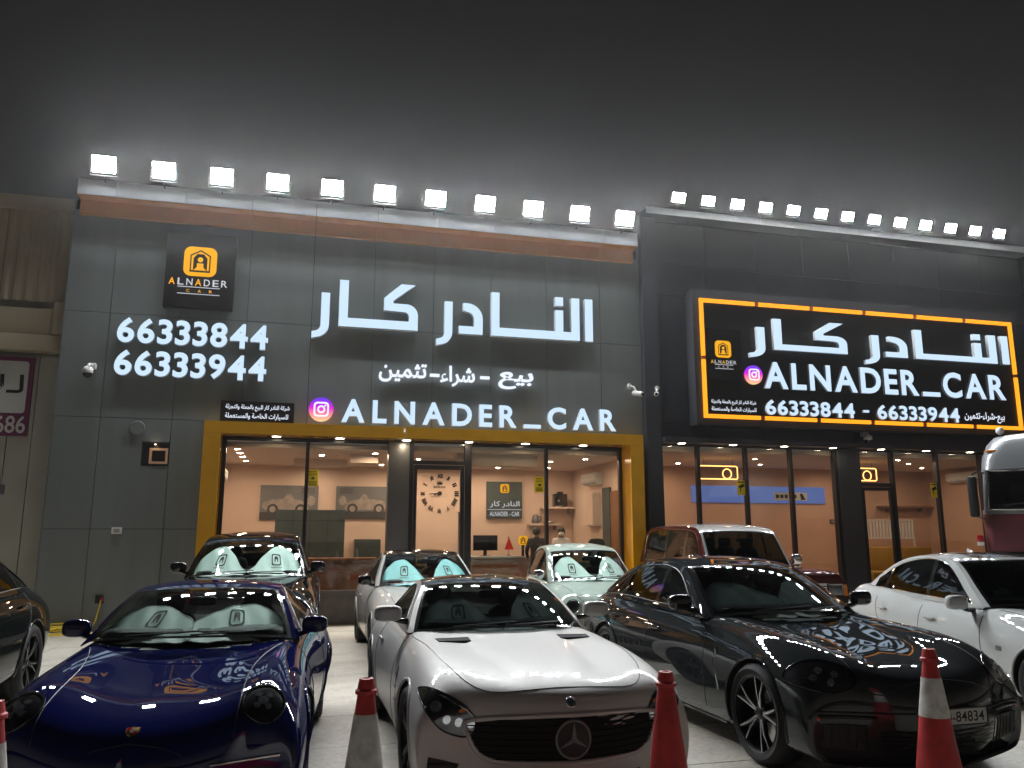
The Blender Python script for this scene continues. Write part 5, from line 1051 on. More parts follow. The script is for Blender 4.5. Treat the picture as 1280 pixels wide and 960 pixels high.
# --- white saloon at the right
def dlex(c):
    fn = c.sl(-.60, .66, .7)
    headlight(c, fn, [(.86, .10), (.74, .12), (.58, .03), (.50, -.07), (.58, -.10), (.74, -.08), (.85, -.0)], [(.74, .02, .028), (.64, -.02, .026)], rim=M['chrome'])
    grille(c, c.front, [(-.34, .60), (.34, .60), (.24, .46), (.40, .24), (-.40, .24), (-.24, .46)], 0, 8, rim=M['chrome'])
    c.hoodline([(0, -.77), (.40, -.76), (.58, -.70), (.63, -.4), (.63, 0), (.66, .3), (.69, .6), (.69, .75)])
    c.doors([[(.80, .27), (.78, .5), (.80, .75), (.84, .9)], [(1.84, .27), (1.86, .5), (1.86, .75), (1.86, .93)], [(2.52, .50), (2.7, .65), (2.78, .8), (2.80, .96)], [(.80, .27), (1.2, .25), (1.8, .25), (2.4, .27), (2.52, .50)]], 0, 0)
    c.handle(1.64, .80); c.handle(2.60, .83); c.mirror(1.0, 1.02, .85, c.P['paint'], (.115, .065, .075), .1); c.plate(.32)
    for sg in (-1, 1): c.patch('fender_badge', lambda y, z, off=.004, sg=sg: c.side(sg, y, z, off), [(.48, .60), (.56, .60), (.56, .64), (.48, .64)], M['silver'], .004, rings=2, skirt=.004)
    mb = MB(); p = c.sheet(4.3, 0, 0); mb.grid([[(p.x + sx_ * .03 * (1 - t) * w, p.y + .05 - .14 * (1 - t) * (1 - abs(w) * .3) + .05, p.z - .01 + .06 * t * (1 - abs(w))) for w in np.linspace(-1, 1, 9)] for t in np.linspace(0, 1, 5) for sx_ in (1,)]); mb.build('roof_antenna', c.P['paint'], c.root, 60)
    MB().grid(c.sheetgrid(uw_ := c.P['uw'] + .25, 4.0, -.62, .62, 8, 12, .004)).build('sunroof', M['black_gloss'], c.root, 60)
    c.patch('tail_light', c.back, [(.45, .78), (.76, .74), (.76, .90), (.45, .86)], M['red_lens']); c.patch('tail_light', c.back, [(-.45, .78), (-.76, .74), (-.76, .90), (-.45, .86)], M['red_lens'])
PLX = paint('cool_white_paint', (.46, .475, .47), 0, .4, 1.)
cx = build('saloon', name='parked_car', loc=(7.48, 6.15), rot=-9, zk=1.06, label='white saloon with tinted windows and sunroof at the right edge', paint=PLX, glass=G_dark, sglass=G_dark, extra=[dlex], trim=M['chrome'])

# ------------------------------------------------------------------ heavy truck at the right edge
PTS = mat('truck_silver', (.20, .21, .22), .35, .3, coat=.5); PTM = mat('truck_maroon', (.10, .018, .025), .4, coat=.6, var=.08)
tk = thing('truck', (12.25, 10.75, 0), 'maroon and silver heavy truck parked behind the white saloon', 'truck', R(-47))
def loft(mb, secs, mi=0, cap=True):
    """rounded-rectangle sections given as (z, x0, x1, y0, y1, r)"""
    P_ = []
    for z, x0, x1, y0, y1, r in secs: q = [(x, y, z) for x, y in rrect(x0, x1, y0, y1, r, 4)]; P_.append(q + [q[0]])
    mb.grid(P_, mi)
    if cap: mb.add(P_[-1][:-1], [tuple(range(len(P_[-1]) - 1))], mi); mb.add(P_[0][:-1], [tuple(range(len(P_[0]) - 1))], mi)
mb = MB(); loft(mb, [(1.44, -1.22, 1.22, 0, 2.1, .12), (1.95, -1.24, 1.24, 0, 2.1, .14), (2.07, -1.24, 1.24, .01, 2.1, .15)]); cab = mb.build('cab', PTM, tk, 45)
mb = MB(); loft(mb, [(2.072, -1.24, 1.24, .012, 2.1, .15), (2.14, -1.24, 1.24, .02, 2.1, .15)]); mb.build('cab_belt', PTS, tk, 45)
mb = MB(); loft(mb, [(2.82, -1.20, 1.20, .12, 2.1, .18), (3.05, -1.18, 1.18, .20, 2.1, .24), (3.30, -1.10, 1.10, .36, 2.1, .32), (3.46, -.98, .98, .60, 2.1, .32), (3.52, -.8, .8, .9, 2.0, .3)]); rf = mb.build('cab_roof', PTS, tk, 45)
for sg in (-1, 1):
    MB().tube([(sg * 1.16, .07, 2.14), (sg * 1.13, .17, 2.83)], .05, n=8).build('a_pillar', PTS, tk, 60)
    box('b_pillar', PTS, tk, *sorted((sg * 1.16, sg * 1.24)), 1.15, 2.1, 2.141, 2.82); box('side_window', G_dark, tk, *sorted((sg * 1.19, sg * 1.20)), .16, 1.15, 2.15, 2.81)
    mb = MB(); mb.box(*sorted((sg * 1.27, sg * 1.42)), -.16, .02, 2.02, 2.72, bev=.04); mi_ = mb.build('mirror', M['black_plastic'], tk, 40); box('mirror_glass', M['chrome'], mi_, *sorted((sg * 1.29, sg * 1.40)), .021, .026, 2.06, 2.68)
    for z in (2.80, 2.0): MB().tube([(sg * 1.15, .2, z), (sg * 1.25, .0, z), (sg * 1.34, -.05, z - .05 if z > 2.5 else z + .05)], .018, n=6).build('mirror_arm', M['silver'], mi_, 60)
    o = box('marker_lamp', M['red_lens'], tk, *sorted((sg * 1.26, sg * 1.36)), -.02, .08, 1.60, 1.72, bev=.02); box('lens', M['white_plastic'], o, *sorted((sg * 1.26, sg * 1.36)), -.018, .08, 1.54, 1.597)
    mb = MB(); superell(mb, (sg * 1.02, .33, 3.18), (.09, .04, .022), .6, 6, 12); mb.build('roof_marker', M['amber_lens'], rf, 50)
    superell(mb2 := MB(), (sg * .86, .82, 3.58), (.07, .07, .07), 1, 8, 12); mb2.build('beacon', M['white_plastic'], rf, 60)
ws_ = MB().grid([[(x, .045 + .09 * t - .05 * (1 - (x / 1.1) ** 2), 2.16 + .65 * t) for x in np.linspace(-1.1, 1.1, 16)] for t in np.linspace(0, 1, 8)]).build('windshield', G_clear, tk, 60)
MB().tube([(x, .04 - .05 * (1 - (x / 1.1) ** 2), 2.15) for x in np.linspace(-1.12, 1.12, 16)] + [(x, .14 - .05 * (1 - (x / 1.1) ** 2), 2.82) for x in np.linspace(1.12, -1.12, 16)], .022, True, 6).build('window_seal', M['silver'], ws_, 60)
MB().tube([(-.9, .0, 2.22), (-.1, -.02, 2.30)], .012, n=5).build('wiper', M['rubber'], tk); box('dashboard', M['interior'], tk, -1.1, 1.1, .25, .7, 2.0, 2.25); box('rear_panel', M['leather'], tk, -1.15, 1.15, 1.3, 1.4, 2.0, 2.9)
for sg in (-1, 1): mb = MB(); superell(mb, (sg * .6, .95, 2.3), (.26, .12, .38), .5, 8, 14); mb.build('seat', M['leather'], tk, 50)
for i in range(7): box('grille_slat', M['black_plastic'], tk, -1.16, 1.16, -.03, .02, .80 + i * .092, .80 + i * .092 + .055, bev=.01)
box('grille_backing', M['liner'], tk, -1.2, 1.2, .03, .5, .78, 1.43); box('bumper', PTS, tk, -1.24, 1.24, -.08, .35, .38, .77, bev=.05)
for sg in (-1, 1): o = box('headlight', M['lamp_lens'], tk, *sorted((sg * .72, sg * 1.06)), -.095, -.078, .48, .66, bev=.006)
box('chassis', M['black_plastic'], tk, -.5, .5, .5, 4.6, .6, .95); box('load_bed', PTM, tk, -1.24, 1.24, 2.25, 4.6, 1.0, 2.2, bev=.03)
wt = wheel_meshes(.50, .30, .29, 8, 0, 't', M['silver'], M['dark_alloy'])
for sg in (-1, 1):
    for y in (1.0, 3.8): w = link('wheel', wt[2], tk, (sg * 1.05, y, .50)); w.rotation_euler = (.3, 0, 0 if sg > 0 else math.pi); link('tyre', wt[0], w); link('rim', wt[1], w)
# painted flower marks on the maroon band
mb = MB()
for i in range(26): x = -.55 + .9 * random.random(); z = 1.72 + .20 * random.random(); mb.prism(ell(x, z, .035, .018, 6, tilt=random.random() * 3), -.004, -.001)
tag(mb.build('painted_marks', M['sheet_white'], tk), kind='stuff')

# ------------------------------------------------------------------ cones
def cone(x, y, bands, label, h=1.0, rz=0.):
    t = thing('traffic_cone', (x, y, 0), label, 'traffic cone', rz, 'traffic cones along the front')
    rad = lambda z: .032 + (.165 - .032) * (1 - (z - .04) / (h - .04))
    box('base', M['cone_red'], t, -.2, .2, -.2, .2, 0, .04, bev=.012)
    zs = [.04] + [b for b, _ in bands]
    for (z0, (z1, m)) in zip(zs, bands):
        pr = [(rad(z) + (.003 if m is M['cone_white'] else 0), z) for z in np.linspace(z0, z1, 6)]
        MB().lathe(pr, 28).build('band', m, t, 40)
    z = h - .075
    MB().lathe([(rad(z) + .001, z), (rad(z) + .012, z + .004), (rad(z) + .012, z + .02), (rad(z) + .002, z + .028), (rad(h) + .004, h), (rad(h) - .012, h + .001), (rad(h) - .015, h - .05)], 28).build('collar', M['cone_red'], t, 40); return t
RW, WW = M['cone_red'], M['cone_white']
cone(-1.24, 4.13, [(.30, RW), (.83, WW), (.99, RW)], 'red and white traffic cone cut off at the left edge')
cone(.36, 4.30, [(.25, RW), (.835, WW), (.99, RW)], 'traffic cone with red tip left of the silver white grand tourer')
cone(1.90, 4.12, [(.99, RW)], 'plain red traffic cone in front of the silver white grand tourer')
cone(3.88, 4.50, [(.33, RW), (.60, RW), (.83, WW), (.99, RW)], 'red cone with one white band in front of the dark grey fastback')

# ------------------------------------------------------------------ cctv cameras, outlets, cables
def ptz(x, y, z, label):
    t = place('cctv_camera', (x, y, z), label, 'camera', 'cctv cameras on the facades')
    box('wall_bracket', M['white_plastic'], t, x - .02, x + .10, y, YW - .001, z + .06, z + .17, bev=.01); MB().tube([(x + .04, y, z + .12), (x, y - .05, z + .12), (x, y - .08, z + .08)], .03, n=8).build('arm', M['white_plastic'], t, 60)
    MB().lathe([(0, .08), (.06, .075), (.095, .03), (.095, -.04), (.085, -.05)], 20, (x, y - .08, z)).build('housing', M['white_plastic'], t, 50); MB().lathe([(.08, -.05), (.075, -.09), (.05, -.125), (0, -.14)], 20, (x, y - .08, z)).build('dome', M['black_gloss'], t, 60)
def bullet(x, y, z, label, s=1., az=0.):
    t = place('cctv_camera', (x, y, z), label, 'camera', 'cctv cameras on the facades'); q = Matrix.Translation((x, y, z)) @ Matrix.Rotation(az, 4, 'Z') @ Matrix.Rotation(.25, 4, 'X') @ Matrix.Scale(s, 4)
    MB().lathe([(0, -.12), (.03, -.12), (.045, -.11), (.045, .06), (.03, .08), (0, .08)], 16, axis='y').xf(q).build('housing', M['white_plastic'], t, 50); MB().lathe([(0, -.122), (.028, -.122)], 14, axis='y').xf(q).build('lens', M['black_gloss'], t)
    MB().tube([(0, .03, .04), (0, .08, .10), (0, .16, .10)], .018, n=6).xf(q).build('bracket', M['white_plastic'], t, 60); MB().lathe([(0, .16), (.05, .16), (.05, .19), (0, .19)], 14, (0, 0, .10), 'y').xf(q).build('mount', M['white_plastic'], t, 50)
ptz(-3.98, 16.45, 4.75, 'white dome camera on the grey wall left of the phone numbers'); ptz(12.93, 16.42, 3.98, 'dome camera under the orange framed sign box')
bullet(7.08, 16.36, 4.80, 'white bullet camera at the right edge of the grey showroom', 1.3, .6); bullet(7.52, 16.28, 4.80, 'white bullet camera on the pier of the black showroom', 1.1, -.5); bullet(1.95, 16.10, 3.74, 'small bullet camera on the amber portal header', .5, 0)
t = place('wall_outlet', (-3.28, YW, 1.75), 'white outlet box on the grey wall', 'outlet'); box('plate', M['white_plastic'], t, -3.37, -3.19, YW - .025, YW - .003, 1.74, 1.86, bev=.006); box('socket', M['grey_plastic'], t, -3.33, -3.23, YW - .03, YW - .026, 1.765, 1.835)
t = MB().lathe([(0, -.03), (.13, -.03), (.14, -.01), (.14, 0)], 28, (-3.08, YW - .003, 3.72), 'y').build('round_vent', M['panel'], None, 50); tag(t, 'round cap on the grey wall above the niche window', 'vent')
t = place('power_socket', (-3.46, YW, .5), 'dark socket low on the grey wall with a yellow plug', 'socket'); box('box', M['black_plastic'], t, -3.53, -3.40, YW - .07, YW - .003, .50, .64, bev=.01); box('plug', M['cone_red'], t, -3.44, -3.40, YW - .11, YW - .071, .54, .60)
pts = [(-3.42, YW - .12, .56), (-3.43, YW - .14, .45), (-3.47, YW - .16, .2), (-3.55, YW - .3, .03)]
for i in range(110): a = i * .31; r_ = .30 + .13 * math.sin(i * .047 + 1) + .03 * math.sin(i * 1.1); pts.append((-4.1 + .06 * math.sin(i * .2) + r_ * 1.5 * math.cos(a), YW - .55 + r_ * 1.1 * math.sin(a), .02 + .0014 * i + .015 * abs(math.sin(i * .7))))
tag(MB().tube(pts, .012, n=6).build('extension_cable', M['yellow_hose'], None, 60), 'yellow cable coiled on the ground below the grey wall', 'cable')

# ------------------------------------------------------------------ inside the grey showroom
M['picture'] = mat('picture_grey', (.16, .165, .17), .5, var=.15, vscale=2); M['pic_light'] = mat('picture_light', (.33, .29, .26), .6, var=.2, vscale=8); M['pic_dark'] = mat('picture_dark', (.05, .05, .052), .6)
def picture(x0, x1, z0, z1, label, flip=1, y=21.19):
    t = place('wall_picture', ((x0 + x1) / 2, y, z0), label, 'picture', 'car pictures on the back wall'); w = x1 - x0; h = z1 - z0; X = lambda u: (x0 + u * w) if flip > 0 else (x1 - u * w); Z = lambda v: z0 + v * h
    box('canvas', M['picture'], t, x0, x1, y - .04, y, z0, z1)
    ly = y - .046; mb = MB(); mb.box(x0 + .002, x1 - .002, ly + .003, y - .041, z0 + .002, Z(.22)); mb.build('printed_road', M['pic_dark'], t)
    q = [(.16, .30), (.18, .48), (.30, .56), (.42, .60), (.47, .74), (.54, .75), (.60, .60), (.80, .58), (.94, .50), (.97, .36), (.90, .28), (.2, .26)]
    MB().prism([(X(a), Z(b)) for a, b in q][::flip], ly, ly + .002).build('printed_body', M['pic_light'], t)
    for u in (.30, .78):
        MB().prism(ell(X(u), Z(.30), .095 * w, .095 * w, 20), ly - .004, ly - .002).build('printed_wheel', M['pic_dark'], t); MB().prism(ell(X(u), Z(.30), .055 * w, .055 * w, 16), ly - .007, ly - .005).build('printed_hub', M['pic_light'], t)
    MB().prism(ell(X(.12), Z(.55), .07 * w, .09 * w, 14), ly - .004, ly - .002).build('printed_fender', M['pic_light'], t)
    for i in range(3): MB().box(X(.06) if flip > 0 else X(.30), X(.30) if flip > 0 else X(.06), ly, ly + .002, Z(.78 + i * .06), Z(.80 + i * .06)).build('printed_line', M['pic_dark'], t)
picture(-.98, .42, 2.10, 2.95, 'grey picture of a vintage car left of the mullion', -1); picture(.86, 2.25, 2.14, 2.95, 'grey picture of a white vintage roadster right of the yellow notice')
ck = place('wall_clock', (3.52, 21.15, 2.33), 'large wall clock of separate roman numerals seen through the glass door', 'clock')
for i, n_ in enumerate(['XII', 'I', 'II', 'III', 'IIII', 'V', 'VI', 'VII', 'VIII', 'IX', 'X', 'XI']):
    a = R(90 - 30 * i); V, F = glyphs(n_, .03); V = fit(V, -.028 * max(1, len(n_) * .8), .028 * max(1, len(n_) * .8), -.055, .055); r_ = a - math.pi / 2; V2 = V.copy()
    V2[:, 0] = 3.52 + .45 * math.cos(a) + V[:, 0] * math.cos(r_) - V[:, 1] * math.sin(r_); V2[:, 1] = 2.80 + .45 * math.sin(a) + V[:, 0] * math.sin(r_) + V[:, 1] * math.cos(r_); mb = MB(); flat(mb, V2, F, 21.17, .015); mb.build('numeral', M['ink'], ck)
MB().prism(ell(3.52, 2.80, .055, .055, 20), 21.15, 21.19).build('hub', M['ink'], ck); MB().tube([(3.52, 21.14, 2.80), (3.24, 21.14, 2.78)], .010, n=5).build('hand', M['ink'], ck); MB().tube([(3.52, 21.135, 2.80), (3.36, 21.135, 2.765)], .013, n=5).build('hand', M['ink'], ck)
MB().prism([(3.46, 3.03), (3.44, 3.12), (3.48, 3.07), (3.49, 3.14), (3.52, 3.08), (3.55, 3.14), (3.56, 3.07), (3.60, 3.12), (3.58, 3.03)], 21.17, 21.185).build('crown', M['ink'], ck); word('ROLEX', 3.36, 3.68, 2.94, 2.99, 21.18, M['ink'], ck, off=.02)
ws2 = place('wall_sign', (5.25, 21.15, 2.16), 'dark square shop sign on the back wall behind the glass', 'sign'); box('board', M['slate'], ws2, 4.78, 5.74, 21.12, 21.19, 2.16, 3.13); emblem(5.26, 2.95, .12, 21.119, ws2)
word(arabic('النادر كار'), 4.85, 5.67, 2.44, 2.62, 21.112, M['print_white'], ws2, off=.02); box('rule', M['print_white'], ws2, 4.79, 5.73, 21.114, 21.119, 2.385, 2.40); word('ALNADER - CAR', 4.85, 5.67, 2.22, 2.34, 21.112, M['print_white'], ws2, off=.02)
def ac_unit(name, c, w, rz, label):
    t = thing(name, c, label, 'air conditioner', rz, 'air conditioners')
    mb = MB(); P_ = []
    for x in (-w / 2, w / 2): P_.append([(x, y, z) for y, z in ((0, 0), (0, .30), (-.19, .30), (-.22, .26), (-.22, .10), (-.16, .02), (-.05, 0), (0, 0))])
    mb.grid(P_); mb.add(P_[0][:-1], [tuple(range(7))]); mb.add(P_[1][:-1], [tuple(range(7))]); mb.build('case', M['white_plastic'], t); MB().box(-w / 2 + .04, w / 2 - .04, -.215, -.14, .035, .055).build('louvre', M['grey_plastic'], t); MB().box(-w / 2 + .02, w / 2 - .02, -.224, -.221, .2, .206).build('seam', M['grey_plastic'], t)
ac_unit('wall_ac', (7.17, 19.3, 2.95), 1.0, R(-90), 'white air conditioner high on the right wall above the shelf'); ac_unit('wall_ac', (-1.87, 19.2, 2.90), 1.0, R(90), 'white air conditioner on the left wall edge of the grey showroom'); ac_unit('wall_ac', (18.19, 18.9, 3.18), 1.3, R(-90), 'wide white air conditioner in the black showroom')
t = place('framed_picture', (-1.86, 19.0, 1.6), 'narrow framed picture on the left side wall of the grey showroom', 'picture'); box('frame', M['black_plastic'], t, -1.875, -1.84, 18.3, 19.5, 1.75, 2.75); box('print', M['pic_light'], t, -1.839, -1.835, 18.38, 19.42, 1.83, 2.67)
def shelf(x0, x1, z, label):
    t = place('wall_shelf', ((x0 + x1) / 2, 21.0, z), label, 'shelf', 'wall shelves'); box('board', M['ceil'], t, x0, x1, 20.85, 21.199, z, z + .05); 
    for x in (x0 + .1, x1 - .1): box('bracket', M['grey_plastic'], t, x - .015, x + .015, 20.95, 21.199, z - .12, z - .001)
shelf(6.25, 7.15, 2.42, 'upper pale shelf carrying the coffee machine'); shelf(5.9, 6.75, 1.98, 'lower pale shelf left of the coffee machine')
t = place('coffee_machine', (6.75, 21.0, 2.47), 'black coffee machine on the upper shelf', 'coffee machine'); box('body', M['black_gloss'], t, 6.58, 6.95, 20.9, 21.15, 2.471, 2.82, bev=.02); box('hopper', M['black_plastic'], t, 6.70, 6.86, 20.98, 21.1, 2.821, 2.88, bev=.015); box('spout', M['silver'], t, 6.66, 6.72, 20.86, 20.899, 2.60, 2.66); box('drip_tray', M['silver'], t, 6.60, 6.78, 20.85, 20.899, 2.472, 2.50)
t = place('coffee_cup', (6.4, 21.0, 2.47), 'small white cups on the upper shelf by the coffee machine', 'cup'); MB().lathe([(0, 0), (.03, 0), (.045, .08), (.04, .08), (.028, .01)], 16, (6.42, 21.0, 2.471)).build('bowl', M['white_plastic'], t, 50); MB().tube([(6.38, 21, 2.53), (6.35, 21, 2.515), (6.38, 21, 2.49)], .007, n=5).build('handle', M['white_plastic'], t, 60)
t = place('kettle', (6.05, 21.0, 2.03), 'grey kettle on the lower shelf', 'kettle'); MB().lathe([(0, 0), (.10, 0), (.11, .05), (.08, .20), (.03, .24), (0, .25)], 20, (6.08, 21.0, 2.031)).build('body', M['alu_grey'], t, 50); MB().tube([(6.16, 21, 2.22), (6.24, 21, 2.2), (6.2, 21, 2.08)], .012, n=6).build('handle', M['black_plastic'], t, 60)
t = place('tray', (6.5, 21.0, 2.03), 'small tray on the lower shelf', 'tray'); MB().lathe([(0, .01), (.16, .01), (.18, .03), (.17, .0), (0, 0)], 24, (6.48, 21.0, 2.031)).build('dish', M['grey_plastic'], t, 50); MB().lathe([(0, .06), (.04, .05), (.05, .012)], 14, (6.48, 21, 2.032)).build('lump', M['white_plastic'], t, 50)
dd = place('inner_door', (7.15, 18.1, .2), 'brown wooden inner door on the right wall by the amber portal', 'door'); box('leaf', M['wood'], dd, 7.135, 7.16, 17.55, 18.25, .2, 2.75); box('frame', M['slate'], dd, 7.12, 7.165, 18.252, 18.75, .2, 2.85); box('handle', M['silver'], dd, 7.09, 7.134, 18.12, 18.2, 1.2, 1.23)
cb_ = place('wall_cabinet', (7.05, 20.2, 1.6), 'pale wall cabinet beside the inner door', 'cabinet'); box('case', M['ceil'], cb_, 6.98, 7.17, 19.0, 19.8, 1.95, 2.75); box('door', M['wall_warm'], cb_, 6.965, 6.979, 19.02, 19.39, 1.97, 2.73); box('door', M['wall_warm'], cb_, 6.965, 6.979, 19.41, 19.78, 1.97, 2.73)
dk = place('office_desk', (4.9, 19.4, .2), 'office desk with a screen behind the right panes', 'desk'); box('top', M['grey_plastic'], dk, 3.9, 5.9, 19.0, 19.8, 1.18, 1.23, bev=.01); box('front_panel', M['wood'], dk, 3.95, 5.85, 19.05, 19.08, .25, 1.179)
for x in (3.95, 5.79): box('leg', M['slate'], dk, x, x + .06, 19.1, 19.75, .2, 1.179)
mo = place('monitor', (4.35, 19.4, 1.23), 'flat screen on the office desk', 'monitor'); box('panel', M['black_gloss'], mo, 4.05, 4.65, 19.38, 19.42, 1.36, 1.72); box('stand', M['black_plastic'], mo, 4.31, 4.39, 19.39, 19.43, 1.24, 1.359); box('foot', M['black_plastic'], mo, 4.22, 4.48, 19.32, 19.5, 1.231, 1.239)
pn = place('pennant', (4.85, 19.3, 1.23), 'small red pennant standing on the office desk', 'pennant'); MB().tube([(4.9, 19.3, 1.231), (4.9, 19.3, 1.7)], .008, n=6).build('staff', M['silver'], pn, 60); MB().prism([(4.91, 1.69), (5.03, 1.38), (4.80, 1.38)], 19.285, 19.292).build('flag', mat('pennant_red', (.6, .03, .02), .6), pn); box('base', M['silver'], pn, 4.85, 4.95, 19.26, 19.34, 1.2305, 1.245)
es = place('emblem_stand', (5.2, 19.1, 1.23), 'small amber emblem stand on the office desk', 'sign'); emblem(5.22, 1.60, .11, 19.12, es); box('stand', M['black_plastic'], es, 5.19, 5.25, 19.12, 19.16, 1.231, 1.55); box('back', M['black_plastic'], es, 5.12, 5.32, 19.121, 19.15, 1.551, 1.7)
def person(loc, rz, label, shirt, trousers, mask=False, arms=0.):
    t = thing('person', loc, label, 'person', rz)
    J = dict(pel=(0, 0, .95), ab=(0, 0, 1.12), ch=(0, .01, 1.33), nk=(0, 0, 1.47), hd=(0, -.01, 1.56), tp=(0, 0, 1.68), s1=(.17, 0, 1.40), e1=(.24, -.02 - arms * .1, 1.14), w1=(.22, -.10 - arms * .2, .92 + arms * .15), h1=(.215, -.13 - arms * .22, .84 + arms * .15), l1=(.10, 0, .90), k1=(.11, -.01, .50), a1=(.115, .02, .09), f1=(.125, -.14, .035))
    for k in list(J):
        if k.endswith('1'): p = J[k]; J[k[:-1] + '2'] = (-p[0], p[1], p[2])
    E_ = [('pel', 'ab'), ('ab', 'ch'), ('ch', 'nk'), ('nk', 'hd'), ('hd', 'tp')] + [q for n_ in '12' for q in (('ch', 's' + n_), ('s' + n_, 'e' + n_), ('e' + n_, 'w' + n_), ('w' + n_, 'h' + n_), ('pel', 'l' + n_), ('l' + n_, 'k' + n_), ('k' + n_, 'a' + n_), ('a' + n_, 'f' + n_))]
    rad = dict(pel=(.16, .12), ab=(.14, .10), ch=(.17, .12), nk=(.055, .055), hd=(.085, .10), tp=(.06, .07), s=(.065, .065), e=(.045, .045), w=(.032, .032), h=(.03, .045), l=(.095, .095), k=(.065, .065), a=(.045, .045), f=(.04, .03))
    ks = list(J); me = bpy.data.meshes.new('body'); me.from_pydata([J[k] for k in ks], [(ks.index(a), ks.index(b)) for a, b in E_], [])
    ob = bpy.data.objects.new('body', me); col.objects.link(ob); bpy.context.view_layer.objects.active = ob
    md = ob.modifiers.new('skin', 'SKIN'); md.use_smooth_shade = True
    for i, k in enumerate(ks):
        r_ = rad.get(k) or rad[k[0]]; me.skin_vertices[0].data[i].radius = r_; me.skin_vertices[0].data[i].use_root = (k == 'pel')
    ob.modifiers.new('sub', 'SUBSURF').levels = 2; ob.modifiers['sub'].render_levels = 2
    dg = bpy.context.evaluated_depsgraph_get(); m2 = bpy.data.meshes.new_from_object(ob.evaluated_get(dg)); bpy.data.objects.remove(ob)
    m2.materials.clear()
    for m_ in (M['skin'], shirt, trousers): m2.materials.append(m_)
    for p in m2.polygons:
        z = p.center.z; x = abs(p.center.x); p.material_index = 0 if (z > 1.47 or (x > .18 and z < 1.0 and z > .7)) else (1 if z > .93 else 2); p.use_smooth = True
    link('body', m2, t)
    mb = MB(); superell(mb, (0, .018, 1.615), (.093, .105, .095), 1., 10, 18); mb.v = [(x, y + (.0 if z > 1.60 else .02), z) for x, y, z in mb.v]; mb.build('hair', M['hair'], t, 60)
    mb = MB(); superell(mb, (0, -.105, 1.56), (.018, .02, .025), 1., 6, 10); mb.build('nose', M['skin'], t, 60)
    for sg in (-1, 1):
        mb = MB(); superell(mb, (sg * .035, -.092, 1.59), (.014, .008, .009), 1., 6, 10); mb.build('eye', M['ink'], t, 60); mb = MB(); superell(mb, (sg * .092, 0, 1.565), (.012, .022, .034), 1., 6, 10); mb.build('ear', M['skin'], t, 60)
        h = J['h1'] if sg > 0 else J['h2']
        for f in range(4): MB().tube([(h[0] - .018 + f * .012, h[1] - .005, h[2] - .02), (h[0] - .02 + f * .013, h[1] - .02, h[2] - .06), (h[0] - .018 + f * .012, h[1] - .04, h[2] - .085 - (.008 if f in (1, 2) else 0))], .009, n=6).build('finger', M['skin'], t, 60)
        MB().tube([(h[0] - sg * .03, h[1] - .01, h[2]), (h[0] - sg * .045, h[1] - .035, h[2] - .04)], .010, n=6).build('thumb', M['skin'], t, 60)
    mb = MB(); superell(mb, (0, -.095, 1.535), (.022, .008, .005), 1., 6, 10); mb.build('mouth', mat('lips', (.35, .14, .11), .5), t, 60)
    if mask: mb = MB(); superell(mb, (0, -.07, 1.545), (.072, .05, .045), .8, 8, 14); mb.build('face_mask', M['sheet_white'], t, 60)
person((5.35, 18.4, .2), R(160), 'person with dark hair and dark clothes standing at the office desk', M['shirt'], M['shirt'], arms=.5); person((6.15, 19.0, .2), R(-25), 'person in a white top with a white face mask behind the right pane', M['shirt_white'], M['shirt'], True, .4)
ch = place('office_chair', (6.75, 18.2, .2), 'dark office chair back near the inner door', 'chair'); mb = MB(); superell(mb, (6.75, 18.2, 1.35), (.22, .05, .30), .5, 8, 16); mb.build('backrest', M['slate'], ch, 50); mb = MB(); superell(mb, (6.75, 17.95, .95), (.24, .24, .05), .5, 8, 16); mb.build('seat', M['slate'], ch, 50); MB().tube([(6.75, 18.2, 1.1), (6.75, 18.15, .92), (6.75, 17.95, .9)], .025, n=6).build('back_stem', M['black_plastic'], ch, 60); MB().tube([(6.75, 17.95, .24), (6.75, 17.95, .9)], .03, n=8).build('column', M['silver'], ch, 60)
for k in range(5): a = R(72 * k); MB().tube([(6.75, 17.95, .28), (6.75 + .26 * math.cos(a), 17.95 + .26 * math.sin(a), .23)], .02, n=6).build('foot', M['silver'], ch, 60)
sb_ = place('slate_partition', (.45, 19.6, .2), 'grey green panelled partition in the left half of the grey showroom', 'partition'); box('core', M['backing'], sb_, -.55, 1.02, 19.62, 19.66, .2, 2.30)
for i in range(4): box('panel', M['slate'], sb_, -.55 + i * .394 + .004, -.55 + (i + 1) * .394 - .004, 19.59, 19.619, .25, 2.05)
for i in range(4): box('panel', M['slate'], sb_, -.55 + i * .394 + .004, -.55 + (i + 1) * .394 - .004, 19.59, 19.619, 2.06, 2.30)
wc = place('wooden_counter', (.8, 18.3, .2), 'brown wooden counter behind the left panes', 'counter'); box('front', M['wood'], wc, -.2, 1.62, 18.0, 18.05, .2, 1.18); box('top', M['wood'], wc, -.25, 1.66, 17.95, 18.5, 1.181, 1.24, bev=.008); box('side', M['wood'], wc, -.2, -.15, 18.051, 18.45, .2, 1.18); box('side', M['wood'], wc, 1.57, 1.62, 18.051, 18.45, .2, 1.18)
bx_ = place('storage_cabinet', (1.55, 20.9, .2), 'small grey green cabinet below the roadster picture', 'cabinet'); box('case', M['slate'], bx_, 1.35, 1.98, 20.75, 21.19, .2, 1.62); box('door', M['slate'], bx_, 1.37, 1.66, 20.73, 20.749, .24, 1.58); box('door', M['slate'], bx_, 1.67, 1.96, 20.73, 20.749, .24, 1.58)
